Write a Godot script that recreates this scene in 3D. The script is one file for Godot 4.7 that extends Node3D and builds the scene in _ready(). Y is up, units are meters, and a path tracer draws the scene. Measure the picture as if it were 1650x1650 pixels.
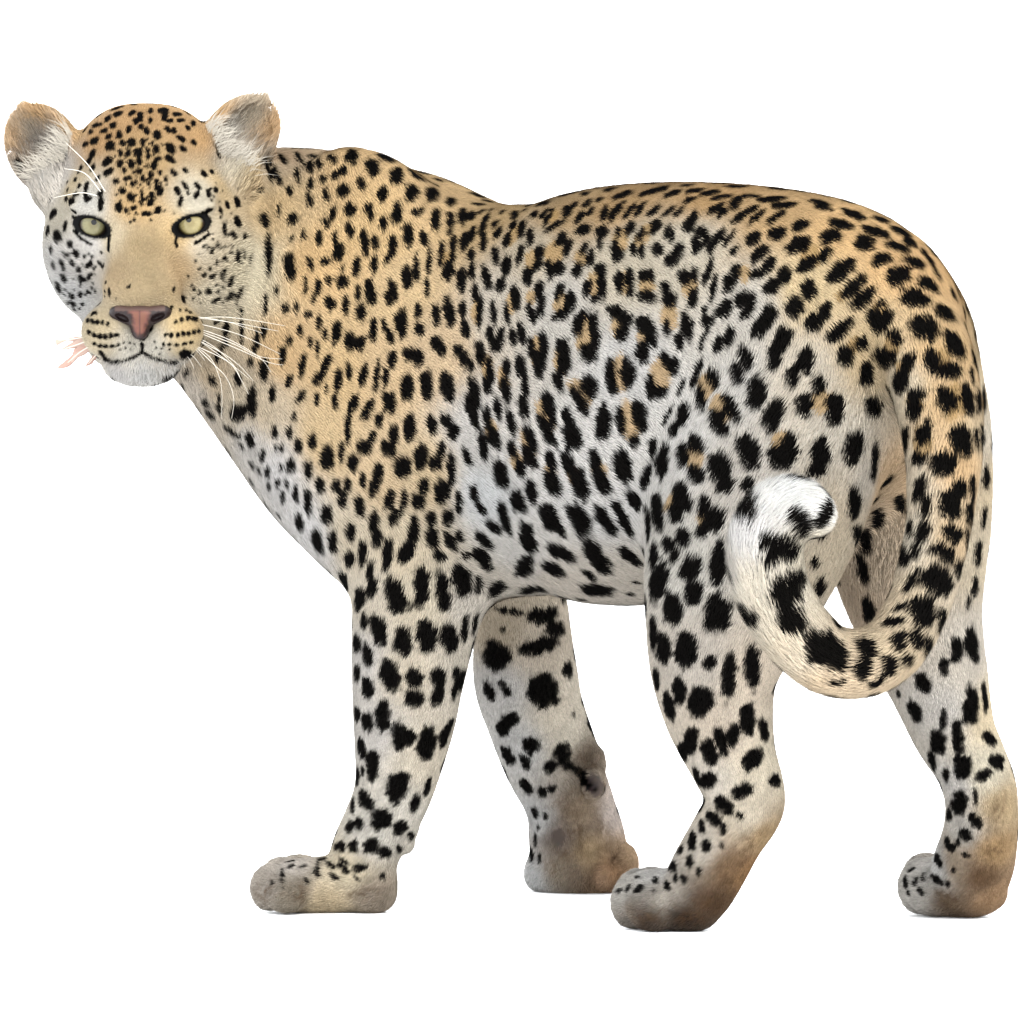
extends Node3D
# A leopard standing on a plain white floor under an even white sky.
# The animal is one implicit surface (tapered capsules and ellipsoids joined by a smooth minimum), meshed with surface nets,
# coloured by its coat pattern and covered with short hairs.

const UNIT := 0.0006                      # metres per unit of the side-view drawing, 1650 units wide, y down
const FLOOR_AT := Vector3(1060, 1496, 0.14)
var eye_point := Vector3(0, 0.9028, 10.0)
var pitch := 0.0
var rng := RandomNumberGenerator.new()
var wobble := FastNoiseLite.new()
var drift := FastNoiseLite.new()

# body axes: the animal walks to the left and away
var fore := Vector3(-0.79, 0, -0.61).normalized()
var left := Vector3(-0.61, 0, 0.79).normalized()

# ---- implicit primitives, kept in the order in which they are joined
var p_kind := PackedInt32Array()          # 0 capsule, 1 ellipsoid, 2 carve from its own group, 3 carve from all, 4 capsule carve from all
var p_group := PackedInt32Array()
var p_a := PackedVector3Array()
var p_b := PackedVector3Array()
var p_n := PackedVector3Array()
var p_x := PackedVector3Array()
var p_il := PackedFloat32Array()
var p_r := PackedFloat32Array()
var p_dr := PackedFloat32Array()
var p_s := PackedFloat32Array()
var p_k := PackedFloat32Array()
var p_flow := PackedVector3Array()
var blend := PackedFloat32Array()         # how softly each group joins the rest
var ground_y := 0.0

func _point(px: float, py: float, z: float) -> Vector3:
	var x := (px - 825.0) * 0.00006
	var y := (825.0 - py) * 0.00006
	var d := Vector3(x, y * cos(pitch) - sin(pitch), -cos(pitch) - y * sin(pitch))
	return eye_point + d * ((z - eye_point.z) / d.z)

func _drawn(p: Vector3) -> Vector2:
	var q := p - eye_point
	var y := q.y * cos(pitch) - q.z * sin(pitch)
	var w := -(q.y * sin(pitch) + q.z * cos(pitch))
	return Vector2(825.0 + q.x / w / 0.00006, 825.0 - y / w / 0.00006)

func prim(kind: int, group: int, a: Vector3, b: Vector3, n: Vector3, x: Vector3, r: float, dr: float, s: float, k: float, flow: Vector3) -> void:
	p_kind.append(kind); p_group.append(group); p_a.append(a); p_b.append(b); p_n.append(n); p_x.append(x)
	p_il.append(1.0 / maxf(b.length_squared(), 1e-9)); p_r.append(r); p_dr.append(dr); p_s.append(s); p_k.append(k); p_flow.append(flow)

# a limb: points [x, y, radius, depth, flatness], flatness along n
func limb(group: int, n: Vector3, pts: Array, steps := 4, kind := 0) -> void:
	var all := []
	var m := pts.size()
	for i in m - 1:
		for j in steps:
			var t := float(j) / steps
			var o := []
			for c in 5:
				o.append(cubic_interpolate(pts[i][c], pts[i + 1][c], pts[maxi(i - 1, 0)][c], pts[mini(i + 2, m - 1)][c], t))
			all.append(o)
	all.append(pts[m - 1])
	for i in all.size() - 1:
		var u: Array = all[i]
		var v: Array = all[i + 1]
		var a := _point(u[0], u[1], u[3])
		var b := _point(v[0], v[1], v[3])
		var s: float = (u[4] + v[4]) * 0.5
		var ab := b - a
		var flow := ab.normalized()
		ab += n * (ab.dot(n) * (1.0 / s - 1.0))
		prim(kind, group, a, ab, n, Vector3.ZERO, u[2] * UNIT, (v[2] - u[2]) * UNIT, s, 0.006, flow)

func egg(kind: int, group: int, c: Vector3, basis: Basis, r: Vector3, k: float, flow := Vector3.ZERO) -> void:
	# axes divided by radii are kept in b, n and x
	prim(kind, group, c, basis.x / r.x, basis.y / r.y, basis.z / r.z, minf(r.x, minf(r.y, r.z)), 0.0, 1.0, k, flow)
	var i := p_r.size() - 1
	p_il[i] = 0.0

func prim_distance(i: int, p: Vector3) -> float:
	var q := p - p_a[i]
	var kind := p_kind[i]
	if kind == 0 or kind == 4:
		var n := p_n[i]
		q += n * (q.dot(n) * (1.0 / p_s[i] - 1.0))
		var ba := p_b[i]
		var t := clampf(q.dot(ba) * p_il[i], 0.0, 1.0)
		return ((q - ba * t).length() - p_r[i] - p_dr[i] * t) * p_s[i]
	var gx := p_b[i]
	var gy := p_n[i]
	var gz := p_x[i]
	var u := q.dot(gx)
	var v := q.dot(gy)
	var w := q.dot(gz)
	var k0 := sqrt(u * u + v * v + w * w)
	var k1 := (gx * u + gy * v + gz * w).length()
	if k1 < 1e-6:
		return -p_r[i]
	return k0 * (k0 - 1.0) / k1

func field(p: Vector3, list: PackedInt32Array) -> float:
	var d := 1000.0
	var gd := 1000.0
	var cg := -1
	for i in list:
		var g := p_group[i]
		var kind := p_kind[i]
		if g != cg:
			if cg >= 0:
				var k := blend[cg]
				var h := maxf(k - absf(d - gd), 0.0) / k
				d = minf(d, gd) - h * h * k * 0.25
			gd = 1000.0
			cg = g
		var q := p - p_a[i]
		var e := 0.0
		if kind == 0 or kind == 4:
			var n := p_n[i]
			var s := p_s[i]
			q += n * (q.dot(n) * (1.0 / s - 1.0))
			var ba := p_b[i]
			var t := clampf(q.dot(ba) * p_il[i], 0.0, 1.0)
			e = ((q - ba * t).length() - p_r[i] - p_dr[i] * t) * s
		else:
			var gx := p_b[i]
			var gy := p_n[i]
			var gz := p_x[i]
			var u := q.dot(gx)
			var v := q.dot(gy)
			var w := q.dot(gz)
			var k0 := sqrt(u * u + v * v + w * w)
			var k1 := (gx * u + gy * v + gz * w).length()
			e = k0 * (k0 - 1.0) / maxf(k1, 1e-6)
		if kind == 0:
			gd = minf(gd, e)
		elif kind == 1:
			var k := p_k[i]
			var h := maxf(k - absf(gd - e), 0.0) / k
			gd = minf(gd, e) - h * h * k * 0.25
		elif kind == 2:
			gd = maxf(gd, -e)
		else:
			var k := p_k[i]
			var h := maxf(k - absf(d + e), 0.0) / k
			d = maxf(d, -e) + h * h * k * 0.25
	if cg >= 0 and gd < 999.0:
		var k := blend[cg]
		var h := maxf(k - absf(d - gd), 0.0) / k
		d = minf(d, gd) - h * h * k * 0.25
	var fl := ground_y - 0.0012 - p.y
	var hh := maxf(0.004 - absf(d - fl), 0.0) / 0.004
	return maxf(d, fl) + hh * hh * 0.001

func nearby(c: Vector3, reach: float, from: PackedInt32Array) -> PackedInt32Array:
	var out := PackedInt32Array()
	for i in from:
		if prim_distance(i, c) < reach:
			out.append(i)
	return out

# surface nets over the box lo..hi; cells whose middle lies in SKIP are left to another grid
func net(prims: PackedInt32Array, h: float, lo: Vector3, hi: Vector3, skip: AABB, verts: PackedVector3Array, tris: PackedInt32Array) -> void:
	var big := 16
	var small := 4
	var nx := int(ceil((hi.x - lo.x) / h / big)) * big + 1
	var ny := int(ceil((hi.y - lo.y) / h / big)) * big + 1
	var nz := int(ceil((hi.z - lo.z) / h / big)) * big + 1
	var f := PackedFloat32Array()
	f.resize(nx * ny * nz)
	f.fill(1e9)
	var ids := PackedInt32Array()
	ids.resize(nx * ny * nz)
	ids.fill(-1)
	var sx := 1
	var sy := nx
	var sz := nx * ny
	var active := PackedInt32Array()
	for bz in range(0, nz - 1, big):
		for by in range(0, ny - 1, big):
			for bx in range(0, nx - 1, big):
				var bc := lo + Vector3(bx + big * 0.5, by + big * 0.5, bz + big * 0.5) * h
				var br := big * h * 0.87
				var l1 := nearby(bc, br + 0.045, prims)
				if l1.is_empty() or absf(field(bc, l1)) > br * 1.9 + 0.02:
					continue
				for cz in range(bz, bz + big, small):
					for cy in range(by, by + big, small):
						for cx in range(bx, bx + big, small):
							var cc := lo + Vector3(cx + small * 0.5, cy + small * 0.5, cz + small * 0.5) * h
							if skip.has_point(cc) and skip.grow(-small * h * 1.2).has_point(cc):
								continue
							var cr := small * h * 0.87
							var l2 := nearby(cc, cr + 0.045, l1)
							if l2.is_empty() or absf(field(cc, l2)) > cr * 1.7 + 0.004:
								continue
							active.append(cx + cy * sy + cz * sz)
							for z in range(cz, cz + small + 1):
								for y in range(cy, cy + small + 1):
									var at := cx + y * sy + z * sz
									for x in range(cx, cx + small + 1):
										if f[at] > 1e8:
											f[at] = field(lo + Vector3(x, y, z) * h, l2)
										at += 1
	var corner := [0, sx, sy, sx + sy, sz, sx + sz, sy + sz, sx + sy + sz]
	var c1: int = corner[1]; var c2: int = corner[2]; var c3: int = corner[3]; var c4: int = corner[4]
	var c5: int = corner[5]; var c6: int = corner[6]; var c7: int = corner[7]
	for start in active:
		for z in small:
			for y in small:
				for x in small:
					var o := start + x + y * sy + z * sz
					var f0 := f[o]; var f1 := f[o + c1]; var f2 := f[o + c2]; var f3 := f[o + c3]
					var f4 := f[o + c4]; var f5 := f[o + c5]; var f6 := f[o + c6]; var f7 := f[o + c7]
					var inside := int(f0 < 0) + int(f1 < 0) + int(f2 < 0) + int(f3 < 0) + int(f4 < 0) + int(f5 < 0) + int(f6 < 0) + int(f7 < 0)
					if inside == 0 or inside == 8:
						continue
					var s := Vector3.ZERO
					var c := 0
					if (f0 < 0) != (f1 < 0): s += Vector3(f0 / (f0 - f1), 0, 0); c += 1
					if (f2 < 0) != (f3 < 0): s += Vector3(f2 / (f2 - f3), 1, 0); c += 1
					if (f4 < 0) != (f5 < 0): s += Vector3(f4 / (f4 - f5), 0, 1); c += 1
					if (f6 < 0) != (f7 < 0): s += Vector3(f6 / (f6 - f7), 1, 1); c += 1
					if (f0 < 0) != (f2 < 0): s += Vector3(0, f0 / (f0 - f2), 0); c += 1
					if (f1 < 0) != (f3 < 0): s += Vector3(1, f1 / (f1 - f3), 0); c += 1
					if (f4 < 0) != (f6 < 0): s += Vector3(0, f4 / (f4 - f6), 1); c += 1
					if (f5 < 0) != (f7 < 0): s += Vector3(1, f5 / (f5 - f7), 1); c += 1
					if (f0 < 0) != (f4 < 0): s += Vector3(0, 0, f0 / (f0 - f4)); c += 1
					if (f1 < 0) != (f5 < 0): s += Vector3(1, 0, f1 / (f1 - f5)); c += 1
					if (f2 < 0) != (f6 < 0): s += Vector3(0, 1, f2 / (f2 - f6)); c += 1
					if (f3 < 0) != (f7 < 0): s += Vector3(1, 1, f3 / (f3 - f7)); c += 1
					ids[o] = verts.size()
					var gx := o % sy
					var gy := (o / sy) % ny
					var gz := o / sz
					verts.append(lo + (Vector3(gx, gy, gz) + s / c) * h)
	for start in active:
		for z in small:
			for y in small:
				for x in small:
					var o := start + x + y * sy + z * sz
					if ids[o] < 0:
						continue
					var gx := o % sy
					var gy := (o / sy) % ny
					var gz := o / sz
					if skip.has_point(lo + Vector3(gx + 0.5, gy + 0.5, gz + 0.5) * h):
						continue
					var inn := f[o] < 0
					if gy > 0 and gz > 0 and inn != (f[o + sx] < 0):
						quad(tris, ids[o], ids[o - sy], ids[o - sy - sz], ids[o - sz], inn)
					if gx > 0 and gz > 0 and inn != (f[o + sy] < 0):
						quad(tris, ids[o], ids[o - sz], ids[o - sz - sx], ids[o - sx], inn)
					if gx > 0 and gy > 0 and inn != (f[o + sz] < 0):
						quad(tris, ids[o], ids[o - sx], ids[o - sx - sy], ids[o - sy], inn)

func quad(tris: PackedInt32Array, a: int, b: int, c: int, d: int, turn: bool) -> void:
	if a < 0 or b < 0 or c < 0 or d < 0:
		return
	if not turn:
		tris.append(a); tris.append(b); tris.append(c); tris.append(a); tris.append(c); tris.append(d)
	else:
		tris.append(a); tris.append(c); tris.append(b); tris.append(a); tris.append(d); tris.append(c)

func smooth_normals(verts: PackedVector3Array, tris: PackedInt32Array) -> PackedVector3Array:
	var n := PackedVector3Array()
	n.resize(verts.size())
	for t in range(0, tris.size(), 3):
		var a := tris[t]
		var b := tris[t + 1]
		var c := tris[t + 2]
		var x := (verts[c] - verts[a]).cross(verts[b] - verts[a])
		n[a] += x; n[b] += x; n[c] += x
	for i in n.size():
		n[i] = n[i].normalized()
	return n

# ---------------------------------------------------------------- shape
const TORSO := 0
const NECK := 1
const SCAPULA := 2
const FRONT_LEFT := 3
const FRONT_RIGHT := 4
const HIND_LEFT := 5
const HIND_RIGHT := 6
const TAIL := 7
const HEAD := 8
const EAR_LEFT := 9
const EAR_RIGHT := 10
const LIDS := 11
const CARVE := 12
const NOSE := 13

var head_at := Vector3.ZERO
var head_basis := Basis.IDENTITY
var head_unit := 0.0

func in_head(x: float, y: float, z: float) -> Vector3:
	return head_at + (head_basis.x * x + head_basis.y * y + head_basis.z * z) * head_unit

# an ellipsoid of the head; x right, y up, z towards the muzzle, in drawing units from the middle of the skull
func skull(kind: int, group: int, c: Vector3, r: Vector3, k: float, roll := 0.0, yaw := 0.0, tilt := 0.0) -> void:
	var b := head_basis * Basis.from_euler(Vector3(deg_to_rad(tilt), deg_to_rad(yaw), deg_to_rad(roll)))
	egg(kind, group, in_head(c.x, c.y, c.z), b, r * head_unit, k * head_unit)

func crease(pts: Array, r: float, k: float) -> void:
	for i in pts.size() - 1:
		var a := in_head(pts[i].x, pts[i].y, pts[i].z)
		var b := in_head(pts[i + 1].x, pts[i + 1].y, pts[i + 1].z)
		prim(4, CARVE, a, b - a, Vector3.UP, Vector3.ZERO, r * head_unit, 0.0, 1.0, k * head_unit, Vector3.ZERO)

func ball(group: int, px: float, py: float, z: float, r: Vector3, k: float, flow := Vector3.ZERO) -> void:
	egg(1, group, _point(px, py, z), Basis.IDENTITY, r * UNIT, k * UNIT, flow)

func build_field() -> void:
	blend = PackedFloat32Array([0.05, 0.06, 0.022, 0.022, 0.03, 0.022, 0.045, 0.018, 0.024, 0.012, 0.012, 0.005, 0.005, 0.005])
	var low := Vector3(0, -1, 0)
	# trunk, from chest to rump
	limb(TORSO, left, [[575, 600, 205, -0.170, 0.66], [640, 628, 280, -0.140, 0.66], [770, 646, 316, -0.085, 0.66], [900, 642, 316, -0.025, 0.68],
		[1000, 638, 337, 0.020, 0.68], [1120, 622, 326, 0.072, 0.68], [1250, 592, 284, 0.128, 0.68], [1336, 566, 236, 0.166, 0.68], [1388, 558, 188, 0.188, 0.70]])
	# neck and throat, head to chest
	limb(NECK, Vector3(0, 0, 1), [[340, 394, 150, -0.235, 0.6], [430, 429, 194, -0.215, 0.6], [510, 461, 222, -0.190, 0.62], [600, 500, 226, -0.160, 0.62]])
	limb(NECK, Vector3(0, 0, 1), [[345, 496, 126, -0.215, 0.62], [418, 556, 138, -0.195, 0.66], [500, 624, 148, -0.170, 0.7], [585, 714, 155, -0.140, 0.72], [652, 806, 146, -0.115, 0.72]])
	# shoulder blade
	limb(SCAPULA, left, [[568, 318, 80, -0.130, 0.6], [608, 346, 92, -0.110, 0.6], [648, 440, 112, -0.082, 0.6], [652, 600, 136, -0.066, 0.6], [662, 720, 140, -0.062, 0.62]])
	# near fore leg
	limb(FRONT_LEFT, left, [[672, 700, 130, -0.070, 0.62], [686, 850, 126, -0.068, 0.66], [678, 940, 120, -0.066, 0.7], [668, 1000, 112, -0.062, 0.74], [657, 1090, 98, -0.056, 0.8], [652, 1150, 89, -0.050, 0.84],
		[646, 1200, 79, -0.042, 0.88], [639, 1250, 69, -0.034, 0.9], [628, 1290, 63, -0.034, 0.92], [606, 1335, 58, -0.034, 0.95], [588, 1375, 56, -0.034, 1.0], [583, 1412, 54, -0.034, 1.0]])
	limb(FRONT_LEFT, left, [[588, 1416, 54, -0.034, 0.95], [540, 1424, 48, -0.034, 1.05], [490, 1428, 46, -0.034, 1.2]])
	limb(FRONT_LEFT, left, [[648, 1340, 32, -0.03, 0.9], [653, 1360, 17, -0.028, 0.9]], 1)
	ball(FRONT_LEFT, 436, 1430, -0.026, Vector3(34, 39, 26), 14)
	ball(FRONT_LEFT, 456, 1416, -0.050, Vector3(40, 37, 24), 11)
	ball(FRONT_LEFT, 482, 1408, -0.076, Vector3(42, 33, 24), 11)
	ball(FRONT_LEFT, 462, 1440, -0.004, Vector3(36, 32, 22), 16)
	ball(FRONT_LEFT, 600, 1440, -0.030, Vector3(40, 34, 40), 10)
	# far fore leg, pushing off, seen from behind
	limb(FRONT_RIGHT, Vector3(0, 0, 1), [[770, 760, 120, -0.180, 0.8], [800, 880, 104, -0.190, 0.8], [836, 980, 80, -0.200, 0.8], [847, 1091, 86, -0.215, 0.8], [862, 1151, 82, -0.225, 0.8], [888, 1222, 80, -0.235, 0.8],
		[909, 1272, 74, -0.243, 0.75], [922, 1312, 74, -0.250, 0.7], [930, 1355, 80, -0.256, 0.65], [936, 1395, 78, -0.262, 0.65]])
	ball(FRONT_RIGHT, 866, 1410, -0.266, Vector3(22, 26, 36), 12)
	ball(FRONT_RIGHT, 884, 1400, -0.262, Vector3(36, 36, 50), 12)
	ball(FRONT_RIGHT, 930, 1408, -0.246, Vector3(25, 29, 46), 4)
	ball(FRONT_RIGHT, 972, 1406, -0.244, Vector3(22, 31, 46), 3)
	ball(FRONT_RIGHT, 1008, 1394, -0.250, Vector3(22, 36, 46), 3)
	ball(FRONT_RIGHT, 956, 1264, -0.196, Vector3(21, 26, 26), 12)
	ball(FRONT_RIGHT, 962, 1230, -0.215, Vector3(14, 26, 22), 22)
	# near hind leg
	limb(HIND_LEFT, left, [[1290, 590, 150, 0.200, 0.64], [1256, 700, 186, 0.214, 0.64], [1222, 800, 188, 0.218, 0.62], [1190, 900, 166, 0.212, 0.62], [1172, 960, 147, 0.204, 0.64], [1154, 1040, 121, 0.194, 0.68],
		[1151, 1090, 107, 0.188, 0.72], [1159, 1150, 92, 0.188, 0.78], [1178, 1215, 75, 0.194, 0.84], [1200, 1275, 66, 0.200, 0.88], [1198, 1302, 64, 0.200, 0.9], [1172, 1346, 60, 0.194, 0.92],
		[1142, 1400, 60, 0.182, 0.95], [1122, 1434, 57, 0.172, 1.0], [1102, 1446, 51, 0.164, 1.05], [1050, 1448, 47, 0.150, 1.2]])
	ball(HIND_LEFT, 1022, 1454, 0.152, Vector3(38, 44, 24), 7)
	ball(HIND_LEFT, 1032, 1440, 0.126, Vector3(42, 42, 23), 6)
	ball(HIND_LEFT, 1050, 1434, 0.102, Vector3(42, 38, 23), 6)
	ball(HIND_LEFT, 1054, 1462, 0.178, Vector3(44, 40, 24), 7)
	ball(HIND_LEFT, 1112, 1466, 0.165, Vector3(46, 36, 40), 10)
	# far hind leg
	limb(HIND_RIGHT, left, [[1440, 600, 140, 0.130, 0.64], [1484, 690, 124, 0.125, 0.64], [1474, 820, 136, 0.118, 0.66], [1466, 900, 134, 0.112, 0.7], [1480, 990, 110, 0.106, 0.74], [1513, 1100, 85, 0.100, 0.8],
		[1536, 1175, 70, 0.096, 0.84], [1562, 1226, 62, 0.092, 0.88], [1578, 1268, 61, 0.088, 0.9], [1582, 1306, 60, 0.083, 0.92], [1579, 1350, 62, 0.064, 0.94], [1566, 1400, 66, 0.036, 0.96], [1550, 1422, 56, 0.018, 1.0], [1502, 1428, 46, 0.002, 1.2]])
	ball(HIND_RIGHT, 1482, 1428, 0.000, Vector3(36, 46, 24), 7)
	ball(HIND_RIGHT, 1492, 1414, -0.026, Vector3(40, 42, 23), 6)
	ball(HIND_RIGHT, 1508, 1438, 0.022, Vector3(44, 40, 24), 7)
	ball(HIND_RIGHT, 1566, 1440, 0.020, Vector3(58, 36, 46), 12)
	# tail, root to tip
	limb(TAIL, Vector3(0, 0, 1), [[1430, 462, 74, 0.215, 1], [1482, 548, 74, 0.275, 1], [1510, 640, 68, 0.316, 1], [1520, 720, 61, 0.338, 1], [1518, 790, 54, 0.348, 1], [1512, 850, 50, 0.354, 1], [1500, 905, 49, 0.358, 1],
		[1485, 960, 48, 0.362, 1], [1462, 1010, 49, 0.366, 1], [1432, 1048, 51, 0.370, 1], [1388, 1068, 54, 0.376, 1], [1334, 1062, 55, 0.382, 1], [1288, 1022, 56, 0.387, 1], [1252, 968, 57, 0.391, 1],
		[1234, 908, 58, 0.395, 1], [1238, 862, 58, 0.398, 1], [1254, 834, 56, 0.400, 1], [1276, 822, 52, 0.400, 1], [1294, 824, 46, 0.397, 1], [1306, 828, 38, 0.394, 1]])
	# head
	skull(1, HEAD, Vector3(-38, 70, -40), Vector3(98, 148, 140), 20)
	skull(1, HEAD, Vector3(34, 70, -40), Vector3(100, 148, 140), 60)
	skull(1, HEAD, Vector3(-88, -6, -6), Vector3(78, 100, 88), 50)
	skull(1, HEAD, Vector3(92, -16, -6), Vector3(80, 116, 88), 50)
	skull(1, HEAD, Vector3(-66, -64, -10), Vector3(64, 66, 80), 36)
	skull(1, HEAD, Vector3(76, -76, -10), Vector3(66, 78, 80), 40)
	skull(1, HEAD, Vector3(-2, 60, 48), Vector3(86, 74, 62), 40)
	skull(1, HEAD, Vector3(-3, -20, 92), Vector3(58, 84, 60), 36)
	skull(1, HEAD, Vector3(-3, -84, 110), Vector3(60, 46, 52), 30)
	skull(1, HEAD, Vector3(-4, -150, 20), Vector3(96, 66, 80), 30)
	skull(1, HEAD, Vector3(-4, -198, 72), Vector3(62, 35, 60), 12)
	skull(1, HEAD, Vector3(-48, -146, 88), Vector3(52, 45, 64), 22)
	skull(1, HEAD, Vector3(44, -146, 88), Vector3(52, 45, 64), 22)
	skull(1, HEAD, Vector3(-66, 68, 74), Vector3(50, 22, 32), 40, -10)
	skull(1, HEAD, Vector3(64, 70, 74), Vector3(50, 22, 32), 40, 10)
	skull(1, HEAD, Vector3(-88, -22, 58), Vector3(46, 36, 36), 34)
	skull(1, HEAD, Vector3(86, -22, 58), Vector3(46, 36, 36), 34)
	# ears
	skull(1, EAR_LEFT, Vector3(-164, 148, -34), Vector3(63, 82, 36), 4, 36, -22)
	skull(2, EAR_LEFT, Vector3(-172, 152, 2), Vector3(49, 70, 42), 4, 36, -22)
	skull(2, EAR_LEFT, Vector3(-218, 146, -20), Vector3(9, 7, 60), 2, 20)
	skull(2, EAR_LEFT, Vector3(-226, 204, -20), Vector3(10, 10, 60), 2, 0)
	skull(1, EAR_LEFT, Vector3(-148, 88, -14), Vector3(40, 44, 30), 16, 20)
	skull(1, EAR_RIGHT, Vector3(148, 164, -34), Vector3(60, 84, 36), 4, -38, 22)
	skull(2, EAR_RIGHT, Vector3(158, 166, 2), Vector3(46, 70, 42), 4, -38, 22)
	skull(2, EAR_RIGHT, Vector3(202, 216, -20), Vector3(11, 6, 60), 2, -20)
	skull(2, EAR_RIGHT, Vector3(166, 246, -20), Vector3(5, 12, 60), 2, 20)
	skull(1, EAR_RIGHT, Vector3(142, 106, -14), Vector3(40, 44, 30), 16, -20)
	# eyelids
	skull(1, LIDS, Vector3(-81, 25, 74), Vector3(33, 33, 33), 4)
	skull(1, LIDS, Vector3(75, 27, 74), Vector3(33, 33, 33), 4)
	skull(1, LIDS, Vector3(-84, 45, 92), Vector3(36, 10, 22), 10, -14)
	skull(1, LIDS, Vector3(78, 47, 92), Vector3(36, 10, 22), 10, 14)
	skull(3, CARVE, Vector3(-82, 21, 112), Vector3(27, 14, 34), 3, -18)
	skull(3, CARVE, Vector3(76, 23, 112), Vector3(27, 14.5, 34), 3, 18)
	crease([Vector3(-4, -150, 160), Vector3(-4, -178, 154)], 2.5, 6)
	crease([Vector3(-4, -178, 154), Vector3(-28, -190, 150), Vector3(-52, -192, 140), Vector3(-78, -190, 122)], 3.5, 7)
	crease([Vector3(-4, -178, 154), Vector3(22, -189, 150), Vector3(46, -194, 140), Vector3(72, -196, 120)], 3.5, 7)
	# nose
	skull(1, NOSE, Vector3(-4, -122, 146), Vector3(34, 18, 22), 4)
	skull(1, NOSE, Vector3(-34, -117, 140), Vector3(20, 13, 18), 8)
	skull(1, NOSE, Vector3(26, -116, 140), Vector3(20, 13, 18), 8)
	skull(1, NOSE, Vector3(-4, -142, 146), Vector3(15, 18, 18), 8)
	skull(2, NOSE, Vector3(-33, -125, 158), Vector3(13, 5.5, 14), 2, -22)
	skull(2, NOSE, Vector3(25, -124, 158), Vector3(13, 5.5, 14), 2, 22)

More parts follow.
